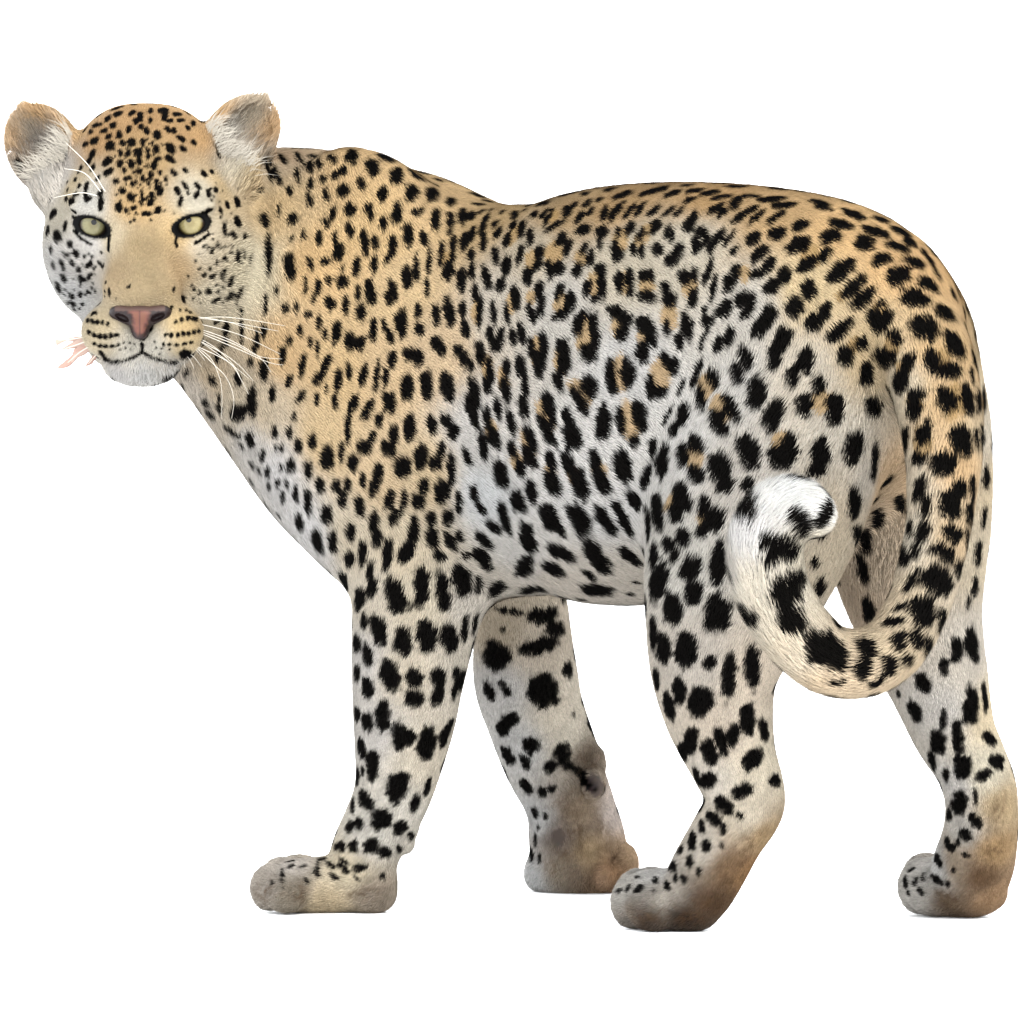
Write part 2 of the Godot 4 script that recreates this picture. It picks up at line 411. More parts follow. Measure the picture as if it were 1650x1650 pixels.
# ---------------------------------------------------------------- coat pattern
# every spot of the coat: middle x, y, half length, half width and lean of its long side, in a drawing that begins at FROM and is SCALE times as large
func spots_of_forehead() -> void:
	spots(Vector2(0, 130), 3.3, BLACK, [625, 175, 28, 12, 70, 700, 165, 25, 13, 60, 745, 190, 25, 18, 0, 800, 160, 16, 13, 0, 865, 145, 28, 12, 80, 875, 186, 28, 17, 0, 945, 170, 25, 10, 90, 965, 205, 22, 10, 90, 905, 212, 18, 10, 80,
		570, 200, 22, 13, 50, 510, 232, 30, 12, 75, 600, 238, 20, 13, 60, 550, 265, 22, 13, 70, 480, 270, 14, 10, 60, 685, 256, 22, 15, 30, 635, 286, 22, 16, 0, 720, 215, 18, 13, 0, 800, 212, 16, 14, 0, 780, 268, 22, 15, -30, 750, 245, 14, 13, 0,
		835, 290, 28, 22, 0, 890, 260, 20, 13, -40, 925, 265, 18, 14, 0, 965, 306, 26, 14, -60, 1040, 212, 16, 12, 0, 1000, 250, 16, 10, -40, 500, 322, 26, 18, 60, 455, 340, 20, 13, 60, 575, 295, 20, 13, 60, 583, 346, 30, 21, 40, 650, 330, 16, 15, 0,
		700, 328, 24, 20, 0, 760, 330, 22, 12, 0, 830, 366, 24, 18, 0, 905, 356, 36, 21, -50, 975, 362, 22, 14, -50, 1030, 330, 18, 11, -40, 490, 386, 26, 17, 30, 470, 430, 20, 12, 30, 570, 428, 32, 18, 50, 640, 390, 16, 12, 0, 680, 386, 20, 14, 30,
		735, 380, 24, 22, 0, 790, 400, 16, 13, 0, 905, 418, 32, 16, -55, 840, 416, 18, 10, 90, 640, 440, 20, 18, 0, 700, 450, 24, 20, 0, 740, 430, 24, 16, 0, 820, 450, 26, 17, 0, 660, 480, 20, 12, 0, 745, 480, 20, 14, 0, 575, 485, 26, 16, 55,
		490, 462, 22, 11, 30, 520, 520, 20, 8, 30, 430, 462, 14, 9, 30, 380, 502, 14, 8, 30, 410, 478, 12, 7, 30, 925, 490, 24, 14, -40, 985, 480, 18, 10, -50, 1085, 495, 20, 12, -40, 1130, 482, 14, 9, -40, 880, 520, 14, 10, 0, 800, 500, 18, 12, 0,
		850, 488, 14, 10, 0, 675, 520, 22, 11, 80, 610, 536, 14, 12, 0, 705, 550, 18, 13, 0, 760, 520, 20, 12, 0, 830, 540, 16, 12, 0, 790, 550, 10, 10, 0, 830, 570, 16, 10, 0, 650, 585, 20, 18, 0, 695, 620, 24, 20, -40, 755, 615, 40, 9, 0,
		805, 610, 18, 16, 0, 850, 590, 26, 18, 0, 635, 675, 24, 20, -30, 710, 680, 20, 14, 60, 800, 650, 20, 16, 0, 840, 688, 18, 16, 0, 778, 706, 26, 12, 90, 670, 690, 16, 14, 0, 715, 738, 10, 8, 0, 690, 752, 8, 6, 0, 800, 742, 9, 6, 0])
	spots(Vector2(0, 130), 3.3, BLACK, [460, 560, 30, 13, 20, 535, 650, 46, 13, 5, 530, 600, 22, 14, 30, 470, 630, 22, 10, 60, 455, 610, 18, 13, 0, 375, 645, 26, 13, 20, 335, 630, 16, 11, 20, 260, 630, 20, 10, 30, 400, 605, 20, 9, 70, 265, 705, 28, 13, 15,
		295, 700, 18, 10, 10, 240, 800, 34, 11, 5, 305, 830, 34, 21, -15, 370, 870, 20, 13, -20, 345, 775, 30, 9, 10, 260, 900, 26, 14, 0, 355, 925, 14, 12, 0, 405, 920, 24, 17, -30, 330, 970, 16, 14, 0, 385, 970, 18, 12, -20, 420, 1005, 18, 12, -20,
		465, 985, 16, 11, 20, 340, 1050, 28, 16, -15, 440, 1055, 26, 13, -70, 475, 1040, 24, 12, 30, 268, 990, 24, 10, -10, 310, 1100, 34, 14, -20, 380, 1145, 22, 11, -50, 425, 1140, 16, 11, 0, 385, 1185, 28, 10, -60, 460, 1130, 16, 8, 20,
		480, 965, 12, 7, 30, 450, 940, 10, 7, 0, 500, 1000, 10, 6, 30, 440, 1190, 10, 8, 0, 420, 560, 14, 8, 30, 330, 570, 10, 6, 30, 960, 640, 34, 12, 15, 945, 590, 26, 15, -20, 985, 560, 30, 11, -35, 1050, 560, 24, 11, -40,
		1045, 610, 20, 13, 30, 1000, 600, 12, 8, 0, 1110, 600, 20, 11, -20, 1150, 580, 16, 11, -20, 1215, 660, 20, 10, -20, 1262, 645, 26, 13, -20, 1175, 690, 22, 9, -20, 1265, 750, 30, 15, -20, 1195, 790, 40, 10, -8, 1240, 825, 22, 12, -15,
		1300, 830, 20, 11, 10, 1265, 935, 32, 13, 5, 1295, 930, 24, 8, 0, 1130, 900, 20, 10, 20, 1155, 880, 14, 8, 20, 1190, 945, 16, 12, 10, 1150, 970, 16, 9, 30, 1115, 1000, 12, 8, 20, 1130, 1040, 22, 9, 60, 1085, 1035, 14, 8, 40,
		1185, 1025, 28, 14, 35, 1225, 1070, 32, 13, 15, 1108, 1120, 18, 14, 20, 1160, 1120, 14, 8, 40, 1150, 1168, 32, 13, 55, 1218, 1150, 30, 13, 50, 1272, 1130, 40, 13, 25, 1330, 950, 30, 8, 5, 1060, 1000, 12, 6, 40, 1040, 960, 10, 6, 30,
		685, 1095, 16, 5, 45, 580, 1125, 22, 7, -5, 925, 1110, 14, 6, 20, 480, 1215, 10, 7, 0, 540, 1070, 8, 5, 0, 620, 1160, 6, 4, 0, 1000, 1040, 8, 5, 0, 1020, 1090, 8, 5, 0])
	# whisker rows
	spots(Vector2(0, 130), 3.3, BLACK, [462, 1272, 13, 11, 0, 490, 1278, 13, 12, 0, 516, 1284, 13, 12, 0, 545, 1286, 11, 10, 0, 574, 1291, 12, 9, 0, 470, 1338, 13, 11, 0, 498, 1350, 14, 12, 0, 530, 1360, 15, 13, 0, 560, 1360, 14, 12, 0, 590, 1358, 13, 11, 0,
		622, 1352, 14, 8, 80, 500, 1400, 12, 9, 80, 530, 1412, 12, 9, 80, 560, 1415, 12, 8, 80, 598, 1412, 14, 8, 80, 630, 1405, 9, 7, 0, 660, 1395, 6, 5, 0, 690, 1392, 6, 5, 0, 715, 1400, 5, 5, 0, 670, 1420, 5, 4, 0, 700, 1430, 5, 4, 0, 640, 1430, 5, 4, 0,
		960, 1218, 8, 7, 0, 995, 1212, 8, 7, 0, 1030, 1206, 8, 7, 0, 936, 1281, 12, 8, 50, 965, 1270, 13, 9, 20, 1000, 1263, 13, 12, 0, 1030, 1264, 11, 10, 0, 1055, 1262, 10, 9, 0, 882, 1350, 14, 7, 80, 912, 1352, 13, 10, 0, 945, 1352, 14, 11, 0,
		975, 1345, 14, 12, 0, 1005, 1344, 13, 11, 0, 1034, 1338, 13, 12, 0, 1058, 1330, 11, 10, 0, 870, 1400, 10, 7, 0, 900, 1403, 12, 8, 80, 940, 1405, 14, 8, 80, 980, 1400, 14, 8, 75, 1020, 1394, 12, 8, 70, 830, 1420, 5, 5, 0, 860, 1426, 5, 5, 0,
		900, 1430, 5, 5, 0, 820, 1390, 5, 5, 0, 810, 1440, 4, 4, 0, 850, 1450, 4, 4, 0])

func spots_of_neck() -> void:
	spots(Vector2(400, 200), 3.3, BLACK, [545, 165, 36, 34, 0, 660, 225, 40, 32, -20, 790, 275, 40, 34, 0, 870, 360, 38, 34, 0, 985, 355, 40, 34, 0, 1085, 388, 28, 20, -60, 735, 152, 50, 14, -65, 905, 246, 50, 12, -55, 325, 220, 26, 18, -10, 370, 200, 22, 17, -20,
		440, 180, 28, 16, -50, 500, 240, 24, 20, 20, 460, 270, 22, 16, 20, 400, 285, 20, 16, 0, 328, 312, 26, 16, -10, 410, 375, 36, 16, -15, 325, 400, 34, 16, -5, 505, 350, 34, 30, 20, 598, 310, 42, 22, -20, 708, 372, 42, 28, 0,
		640, 460, 44, 20, -15, 790, 465, 52, 26, 0, 540, 450, 32, 28, 0, 447, 470, 38, 14, 5, 410, 525, 32, 16, -15, 215, 345, 28, 15, -25, 230, 497, 28, 24, 0, 85, 505, 40, 20, -15, 150, 270, 50, 11, -25, 115, 260, 36, 9, -25,
		260, 275, 44, 9, -15, 65, 345, 26, 9, 10, 900, 463, 34, 20, 65, 995, 505, 58, 20, 0, 1070, 515, 58, 15, 5, 1135, 480, 36, 18, 10, 1180, 465, 30, 13, 30, 715, 525, 36, 16, 5, 535, 560, 42, 18, -5, 620, 630, 66, 20, -10,
		673, 625, 36, 20, -10, 372, 600, 36, 21, 0, 465, 620, 48, 13, -5, 480, 680, 44, 24, 15, 765, 655, 60, 22, 0, 848, 590, 56, 24, -5, 930, 600, 46, 20, -10, 735, 715, 22, 12, 0, 220, 760, 76, 26, -5, 110, 690, 100, 18, 0,
		325, 740, 38, 14, -15, 405, 725, 24, 22, 0, 575, 760, 48, 20, 10, 668, 745, 48, 15, 0, 845, 820, 66, 26, -5, 895, 770, 70, 13, -5, 960, 730, 66, 12, 5, 1018, 670, 50, 10, 5, 300, 850, 44, 9, 0, 425, 825, 24, 14, 0,
		497, 835, 32, 30, -30, 365, 865, 40, 15, 5, 645, 890, 66, 24, -10, 580, 900, 34, 14, 0, 770, 880, 56, 23, -10, 740, 920, 40, 16, 0, 945, 860, 50, 11, 0, 435, 955, 34, 26, -10, 515, 970, 48, 20, 0, 595, 1000, 42, 26, 0,
		195, 975, 26, 20, 0, 258, 970, 24, 9, 0, 318, 1008, 22, 20, 0, 905, 995, 44, 16, 0, 995, 1010, 58, 20, -8, 370, 1050, 42, 13, 0, 345, 930, 22, 9, 0, 468, 1105, 56, 20, 5, 412, 1115, 30, 12, 0, 663, 1095, 60, 16, 0])
	spots(Vector2(400, 200), 3.3, BLACK, [720, 1065, 36, 14, -10, 745, 1120, 50, 18, -10, 815, 1065, 70, 30, -5, 905, 1085, 38, 26, -10, 540, 1150, 46, 26, 0, 595, 1160, 46, 26, 30, 272, 1090, 30, 16, 0, 215, 1145, 22, 16, 0, 325, 1155, 26, 12, 0, 365, 1190, 44, 11, 0,
		178, 1225, 46, 14, 5, 285, 1280, 60, 14, 10, 845, 1225, 38, 30, -20, 905, 1240, 46, 28, 0, 765, 1255, 46, 18, 5, 728, 1340, 46, 18, 5, 680, 1330, 90, 13, 5, 605, 1330, 66, 20, 15, 530, 1310, 42, 14, 0, 415, 1265, 56, 18, 20,
		365, 1350, 38, 22, 40, 475, 1370, 70, 20, 5, 1010, 1175, 56, 28, -35, 845, 1400, 70, 34, 0, 950, 1390, 80, 28, -5, 1055, 1390, 74, 34, -10, 210, 1365, 34, 16, 15, 415, 1400, 24, 8, 10, 275, 1445, 36, 17, 30, 360, 1460, 30, 13, 5,
		460, 1470, 44, 14, 0, 560, 1480, 54, 24, 15, 635, 1515, 66, 22, 25, 745, 1480, 60, 36, -10, 690, 1570, 34, 18, 10, 125, 1430, 40, 14, 0, 80, 1300, 66, 22, 0, 90, 960, 60, 10, 5, 40, 1150, 60, 14, 5, 525, 1580, 60, 13, 5,
		500, 760, 14, 8, 0, 225, 600, 16, 8, 60, 290, 590, 30, 9, 0, 160, 460, 30, 7, 0, 150, 880, 22, 8, 0, 270, 180, 40, 9, -40, 180, 180, 36, 8, -40, 330, 150, 30, 8, -70])
	# throat and chest
	spots(Vector2(240, 430), 5.89, BLACK, [600, 1070, 60, 34, -30, 840, 1050, 80, 36, -10, 975, 1280, 170, 50, -3, 850, 1400, 50, 48, 0, 650, 860, 60, 30, 30, 735, 620, 110, 34, 0, 640, 530, 44, 18, 60, 530, 1290, 50, 26, -30, 560, 1410, 60, 26, -50, 660, 1230, 40, 22, 0, 650, 1340, 44, 26, -30,
		760, 1550, 70, 26, -60, 880, 590, 90, 20, 0, 880, 420, 40, 22, 0, 880, 700, 44, 18, 0, 960, 900, 60, 30, 0, 1090, 960, 110, 36, 5, 1010, 740, 80, 30, 15, 1080, 600, 60, 26, 5, 700, 760, 50, 22, 30, 940, 1600, 40, 40, 0])

func spots_of_shoulder() -> void:
	spots(Vector2(350, 600), 3.3, BLACK, [430, 390, 34, 20, 0, 505, 365, 44, 20, 10, 580, 450, 64, 36, 0, 655, 430, 60, 13, 5, 690, 330, 50, 14, 5, 775, 390, 40, 34, 0, 815, 350, 44, 18, 20, 935, 330, 50, 22, 5, 905, 400, 44, 34, 0, 1020, 290, 76, 30, 5,
		1140, 280, 50, 24, 0, 1215, 260, 40, 28, -20, 1250, 310, 44, 30, 0, 985, 500, 60, 44, 5, 1075, 450, 70, 32, 5, 1185, 420, 60, 18, 10, 1155, 480, 40, 34, 20, 1240, 510, 80, 22, -3, 715, 480, 44, 26, 5, 235, 440, 34, 13, 0,
		265, 525, 26, 12, 0, 390, 495, 34, 26, 0, 480, 520, 50, 20, -3, 540, 595, 44, 22, -5, 335, 500, 16, 8, 0, 215, 520, 24, 8, -10, 320, 580, 26, 8, 0, 370, 590, 26, 10, 0, 415, 640, 44, 13, 0, 478, 690, 66, 20, -3,
		855, 530, 50, 30, 0, 830, 610, 50, 26, 20, 770, 575, 44, 16, 0, 685, 600, 44, 18, 5, 630, 600, 36, 24, 0, 660, 680, 40, 20, 0, 750, 715, 60, 26, -8, 580, 755, 50, 30, -5, 430, 800, 44, 20, -10, 910, 680, 60, 26, 10,
		985, 680, 60, 18, 8, 945, 760, 50, 28, 30, 1070, 680, 44, 36, 0, 1100, 600, 44, 26, 0, 1190, 640, 66, 40, 0, 1280, 690, 60, 16, -8, 705, 850, 48, 23, 5, 830, 790, 56, 26, 0, 845, 880, 50, 26, 5, 1040, 840, 76, 28, 3,
		1000, 960, 50, 36, 20, 1135, 780, 44, 24, 0, 1140, 870, 54, 34, 0, 1225, 770, 48, 26, 0, 530, 900, 66, 26, -8, 610, 895, 66, 22, -5, 770, 965, 74, 20, 3, 705, 990, 56, 22, 0, 905, 965, 86, 28, 8, 815, 1060, 50, 18, 10,
		825, 1140, 60, 28, 5, 1185, 970, 34, 26, -40, 1240, 895, 50, 22, -25, 650, 1110, 60, 18, -12, 740, 1200, 70, 28, 10, 950, 1190, 100, 54, -20, 1085, 1130, 110, 40, 0, 1200, 1160, 100, 36, -8, 1300, 1100, 90, 46, -15, 1390, 1130, 50, 19, 0,
		1490, 1160, 50, 28, 60, 780, 1320, 50, 18, 0, 855, 1360, 90, 44, -10, 985, 1420, 80, 50, 0, 1115, 1400, 90, 54, -3, 1240, 1410, 80, 44, -8, 1320, 1360, 70, 20, 5, 1375, 1340, 60, 14, 10, 735, 1440, 50, 22, 0, 800, 1500, 70, 26, -10, 730, 1600, 50, 18, 0])
	spots(Vector2(350, 600), 3.3, BLACK, [75, 310, 34, 13, -50, 170, 370, 26, 18, 0, 300, 320, 40, 12, 0, 380, 320, 30, 16, 0, 405, 230, 20, 10, 0, 105, 210, 44, 34, 0, 120, 390, 20, 8, -30, 180, 490, 22, 9, -30, 300, 400, 18, 8, 0, 335, 400, 24, 9, 0, 110, 340, 14, 7, 0, 265, 600, 22, 8, 0, 345, 660, 30, 9, 0])
	# near fore leg below the elbow
	spots(Vector2(370, 1000), 3.3, BLACK, [850, 290, 86, 54, -25, 985, 310, 60, 50, 0, 985, 410, 54, 50, 0, 1112, 310, 60, 42, 0, 1105, 405, 50, 36, 0, 1210, 285, 40, 18, 0, 1195, 370, 56, 14, 8, 1255, 320, 70, 14, 15, 730, 355, 56, 34, -5, 660, 285, 46, 18, 0,
		817, 505, 84, 42, 0, 665, 495, 40, 14, 0, 722, 540, 56, 30, -5, 905, 620, 84, 48, -5, 950, 625, 40, 40, 0, 1050, 650, 86, 48, 10, 1160, 600, 80, 20, 20, 685, 680, 56, 22, -12, 755, 770, 96, 31, 3, 890, 890, 80, 58, 15,
		930, 840, 40, 36, 0, 705, 800, 24, 9, 0, 660, 820, 50, 11, 0, 1055, 890, 50, 15, 15, 985, 970, 50, 27, 20, 720, 945, 60, 34, -20, 650, 980, 40, 10, 5, 805, 1060, 60, 50, 70, 905, 1100, 44, 34, 50, 635, 1095, 34, 22, 20,
		690, 1085, 36, 22, 5, 965, 1145, 24, 20, 0, 750, 1195, 46, 36, 60, 825, 1230, 40, 34, -60, 660, 1200, 34, 28, 0, 590, 1200, 30, 16, 0, 545, 1200, 20, 12, 0, 905, 1215, 24, 14, 0, 600, 1275, 34, 9, -60, 535, 1300, 34, 12, -60,
		605, 1315, 40, 16, -55, 700, 1312, 40, 22, 80, 465, 1340, 28, 17, -10, 555, 1362, 30, 13, -60, 815, 1362, 20, 13, -20, 680, 1370, 18, 9, -60, 470, 1285, 14, 7, 0, 275, 1330, 24, 8, 0, 320, 1285, 20, 7, 60, 390, 1305, 26, 6, 70,
		225, 1390, 14, 9, 0, 265, 1385, 12, 6, 0, 410, 1385, 20, 9, -30, 310, 1250, 24, 6, 80, 490, 1250, 20, 7, 80])
	# far fore leg
	spots(Vector2(740, 900), 3.3, BLACK, [265, 280, 80, 18, -80, 450, 300, 80, 48, 80, 510, 370, 50, 48, 0, 430, 460, 110, 44, 75, 190, 520, 80, 74, -20, 450, 705, 90, 84, 0, 580, 590, 50, 26, 0, 245, 690, 50, 23, -35, 150, 700, 60, 24, -20, 235, 890, 60, 42, 20,
		285, 850, 44, 34, 0, 380, 990, 54, 44, -20, 255, 1050, 56, 30, -25, 555, 1030, 54, 46, 10, 350, 1080, 50, 22, -25, 485, 1105, 40, 34, 30, 355, 1210, 44, 26, -25, 440, 1240, 30, 23, 0, 490, 1220, 24, 20, 0, 630, 1150, 44, 23, 10,
		230, 375, 18, 13, 0, 400, 1350, 34, 19, -20, 460, 1370, 20, 13, 0, 400, 1500, 40, 8, 0, 375, 1570, 40, 9, 0, 430, 1590, 30, 8, 0, 420, 1430, 20, 7, 0, 610, 830, 16, 8, 10])

func spots_of_flank() -> void:
	spots(Vector2(680, 300), 5.5, BLACK, [350, 250, 70, 32, 10, 420, 215, 44, 24, 40, 545, 310, 90, 32, 25, 640, 330, 44, 22, 40, 665, 400, 60, 26, 30, 750, 470, 60, 32, 20, 800, 340, 50, 22, 50, 870, 370, 74, 34, 15, 945, 440, 80, 36, 0, 430, 400, 64, 28, 15,
		365, 480, 80, 36, 10, 540, 500, 90, 32, 0, 270, 560, 110, 26, 5, 160, 590, 110, 22, 5, 225, 750, 90, 44, 15, 430, 610, 70, 28, 5, 440, 730, 80, 30, -5, 635, 610, 80, 36, -10, 735, 700, 80, 48, 15, 860, 600, 90, 28, 15,
		1030, 590, 80, 42, 10, 1010, 690, 60, 34, 30, 935, 790, 80, 46, 10, 345, 840, 100, 36, 0, 560, 800, 110, 40, -15, 690, 870, 70, 40, 15, 460, 940, 70, 32, 0, 830, 990, 110, 46, -10, 1040, 960, 120, 42, -8, 1050, 1090, 70, 34, 10,
		960, 1120, 110, 36, -15, 510, 1110, 140, 28, 5, 355, 1080, 70, 30, 5, 390, 1270, 90, 46, -15, 630, 1120, 100, 28, -5, 745, 1130, 100, 28, -5, 235, 1100, 140, 48, -10, 610, 1340, 100, 34, -15, 690, 1350, 100, 34, 10, 650, 1430, 50, 50, 0,
		800, 1340, 80, 34, -10, 870, 1300, 110, 34, -8, 330, 1470, 90, 40, -25, 410, 1560, 80, 26, -25, 510, 1470, 100, 46, -10, 1065, 1370, 90, 40, -10, 970, 1430, 90, 30, -5, 1070, 1500, 120, 40, 5, 1240, 1470, 120, 54, -10, 740, 1590, 80, 28, 0,
		865, 1600, 90, 40, -5, 1100, 290, 70, 22, 30, 1170, 340, 110, 26, 60, 1270, 230, 70, 30, 40, 1390, 270, 60, 26, 40, 1420, 380, 66, 44, 60, 1490, 220, 44, 22, 30, 1610, 240, 70, 28, 25, 1220, 460, 70, 34, 35, 1280, 540, 80, 38, 15])
	spots(Vector2(680, 300), 5.5, BLACK, [1120, 730, 80, 34, -10, 1200, 720, 70, 58, 30, 1430, 550, 66, 32, 25, 1490, 640, 80, 30, 15, 1375, 740, 70, 50, 20, 1590, 400, 60, 56, 0, 1575, 500, 70, 30, 0, 1580, 750, 70, 54, -10, 1590, 880, 140, 40, 3, 1460, 900, 80, 36, 15,
		1540, 990, 50, 48, 0, 1210, 930, 90, 38, 20, 1310, 1010, 100, 48, 5, 1230, 1140, 90, 48, 70, 1370, 1240, 90, 44, 0, 1420, 1140, 50, 44, 0, 1520, 1270, 170, 48, -8, 1480, 1460, 80, 70, 0, 690, 180, 30, 13, 60, 800, 220, 44, 34, 20,
		960, 210, 44, 22, 60, 1060, 220, 60, 13, 45, 1450, 120, 50, 22, 50, 1350, 160, 30, 14, 50, 500, 180, 34, 15, 50, 600, 165, 26, 12, 60, 1250, 165, 40, 12, 60, 880, 165, 30, 12, 60, 1560, 105, 44, 14, 60, 1130, 190, 30, 12, 60])
	spots(Vector2(900, 270), 3.3, BLACK, [335, 140, 60, 16, 70, 440, 120, 30, 11, 60, 520, 95, 60, 13, 75, 720, 110, 50, 11, 80, 800, 130, 60, 13, 80, 600, 132, 50, 12, 70, 690, 162, 44, 12, 70, 860, 152, 56, 12, 80, 1000, 125, 50, 10, 85, 1130, 160, 80, 13, 85,
		1200, 195, 64, 14, 85, 1010, 215, 50, 13, 60, 940, 185, 40, 24, 40, 835, 215, 50, 17, 60, 870, 242, 40, 15, 50, 950, 270, 46, 20, 45, 1050, 262, 60, 17, 50, 1150, 260, 70, 17, 60, 1160, 345, 46, 32, 70, 1265, 410, 72, 38, 70,
		300, 215, 60, 20, 40, 380, 225, 50, 15, 40, 430, 215, 50, 14, 40, 500, 220, 50, 15, 50, 580, 230, 50, 13, 50, 640, 238, 36, 12, 45, 375, 320, 40, 24, 30, 310, 340, 30, 14, 10, 310, 460, 44, 34, 20, 290, 410, 30, 16, 20, 505, 310, 56, 24, 35,
		440, 350, 40, 20, 30, 390, 430, 40, 16, 5, 440, 440, 42, 18, 5, 520, 430, 34, 30, 0, 575, 340, 46, 14, 20, 600, 370, 40, 14, 15, 635, 435, 40, 26, 15, 595, 495, 36, 32, 40, 700, 280, 60, 30, 30, 750, 340, 34, 34, 50, 730, 400, 46, 26, 0,
		780, 370, 44, 18, 15, 850, 360, 46, 23, 35, 810, 420, 46, 18, 25, 900, 380, 60, 13, 35, 930, 440, 34, 18, 40, 1030, 370, 44, 30, 40, 1065, 455, 64, 30, 55, 1120, 510, 46, 28, 35, 1055, 565, 50, 26, 70, 1190, 570, 50, 36, 20, 1130, 630, 50, 38, 50])
	spots(Vector2(900, 270), 3.3, BLACK, [320, 605, 60, 24, 0, 375, 610, 80, 22, -3, 450, 570, 40, 26, 20, 490, 575, 44, 24, -15, 470, 685, 50, 34, 90, 565, 640, 44, 24, -10, 590, 700, 40, 38, 0, 665, 580, 44, 30, 0, 720, 560, 36, 22, 0, 710, 690, 50, 28, 10, 790, 550, 70, 15, 20, 820, 640, 80, 15, 10,
		940, 550, 50, 26, 10, 900, 610, 50, 30, 10, 970, 700, 50, 34, 15, 1015, 730, 66, 26, 5, 980, 780, 40, 20, 15, 880, 750, 60, 32, 30, 1110, 790, 60, 40, 15, 1070, 850, 60, 42, 20, 1200, 890, 50, 44, 10, 1180, 940, 50, 34, 5, 1150, 1000, 70, 38, 5,
		300, 770, 40, 40, 0, 350, 800, 46, 36, -20, 335, 880, 50, 36, 20, 440, 830, 50, 36, 10, 480, 870, 80, 34, -10, 440, 970, 60, 34, 0, 570, 850, 40, 20, 0, 670, 830, 66, 24, -5, 640, 920, 44, 26, -10, 700, 880, 60, 11, 10, 760, 920, 60, 11, 20,
		900, 900, 60, 26, 20, 850, 940, 50, 30, 20, 770, 780, 60, 15, 5, 800, 830, 60, 15, 25, 860, 770, 30, 30, 0])

func spots_of_rump() -> void:
	spots(Vector2(1150, 300), 3.3, BLACK, [460, 210, 48, 26, 75, 620, 265, 60, 36, 75, 490, 420, 60, 34, 50, 590, 360, 46, 28, 35, 670, 450, 90, 44, 50, 740, 525, 80, 34, 50, 795, 595, 76, 38, 50, 800, 300, 60, 42, -80, 680, 200, 66, 23, -75, 740, 150, 70, 19, -70,
		860, 235, 70, 23, -75, 890, 385, 54, 34, 80, 980, 475, 74, 46, 70, 890, 170, 44, 13, -70, 1000, 225, 60, 15, -65, 980, 315, 70, 22, -70, 1040, 295, 40, 18, -60, 1070, 405, 60, 25, -65, 1070, 590, 74, 46, -80, 1150, 520, 64, 28, -55,
		1120, 745, 84, 64, -60, 1240, 670, 74, 32, -50, 850, 690, 44, 36, -20, 920, 690, 50, 36, 30, 880, 740, 40, 40, 0, 890, 615, 30, 19, 60, 960, 800, 42, 34, -40, 1285, 840, 80, 44, -35, 1160, 920, 58, 44, -10, 1250, 970, 70, 40, -85,
		905, 910, 60, 44, 0, 1035, 925, 44, 30, 30, 990, 1035, 60, 42, 10, 1015, 980, 30, 24, 0, 1420, 920, 56, 22, -15, 1075, 1110, 50, 40, 40, 1065, 1190, 56, 40, 20, 1235, 1130, 74, 52, -15, 1345, 1130, 90, 34, -10, 1110, 1320, 60, 40, 30,
		1090, 1440, 44, 34, 40, 1140, 1300, 70, 22, 0, 1320, 1350, 84, 58, -20, 1230, 1470, 70, 66, 0, 990, 1340, 70, 15, 0, 1460, 1130, 70, 11, 0, 1150, 370, 60, 11, -35, 1190, 445, 50, 10, -30, 500, 555, 56, 42, 20, 430, 640, 58, 44, 20,
		590, 665, 44, 36, 0, 530, 730, 56, 40, 25, 660, 770, 76, 40, 45, 710, 720, 34, 26, 60, 790, 835, 40, 34, 0, 300, 50, 70, 12, 85, 570, 80, 60, 14, -75, 580, 110, 50, 10, -80, 360, 95, 56, 13, 85, 1390, 1010, 50, 10, -10, 1400, 1340, 60, 12, -5])
	spots(Vector2(1020, 560), 3.93, BLACK, [55, 30, 50, 46, 0, 200, 70, 50, 34, -20, 255, 120, 60, 34, 15, 105, 250, 84, 28, 0, 160, 275, 60, 40, 60, 400, 150, 100, 20, 20, 300, 250, 60, 13, 20, 505, 190, 70, 38, 0, 432, 320, 84, 34, -5, 320, 415, 80, 34, 15, 265, 510, 44, 28, 15,
		210, 430, 70, 13, 25, 620, 380, 96, 44, -20, 545, 475, 90, 54, -25, 790, 285, 110, 60, 10, 890, 420, 110, 60, 15, 715, 60, 80, 42, -20, 660, 150, 66, 42, 0, 900, 60, 84, 48, 0, 1090, 80, 80, 54, 5, 1010, 175, 70, 48, 0, 1185, 240, 56, 44, 20,
		1090, 365, 74, 52, 0, 1280, 385, 104, 60, 5, 1345, 50, 74, 56, 0, 1480, 160, 80, 48, 0, 1520, 375, 74, 48, -20, 1405, 625, 106, 66, 5, 1190, 690, 110, 68, 0, 1150, 780, 48, 50, 0, 990, 640, 110, 54, 8, 910, 685, 70, 52, -20, 730, 640, 112, 68, -15,
		560, 780, 130, 70, -10, 390, 600, 70, 46, -10, 320, 680, 80, 36, 0, 400, 790, 64, 52, -20, 185, 710, 110, 42, 5, 120, 620, 60, 30, 10, 80, 820, 90, 30, 15, 300, 920, 70, 56, 0, 340, 980, 56, 48, 0, 270, 1040, 60, 42, 0, 450, 1010, 80, 44, 5,
		520, 1090, 84, 60, 20, 440, 1160, 60, 36, 10, 140, 1030, 126, 34, -3, 65, 1130, 120, 17, 0, 220, 1240, 50, 36, 10, 315, 1200, 60, 46, 20, 260, 1310, 60, 28, 20, 105, 1320, 90, 25, 8, 365, 1395, 86, 64, 15, 385, 1545, 90, 58, 5, 150, 1480, 140, 52, 10,
		540, 1370, 140, 54, 3])
	spots(Vector2(1020, 560), 3.93, BLACK, [680, 1000, 100, 38, 25, 740, 870, 50, 40, 0, 1400, 970, 110, 42, 0, 1545, 1080, 60, 38, 10, 1470, 1230, 90, 40, -5, 1455, 1400, 100, 32, -10, 1535, 720, 130, 22, 3])

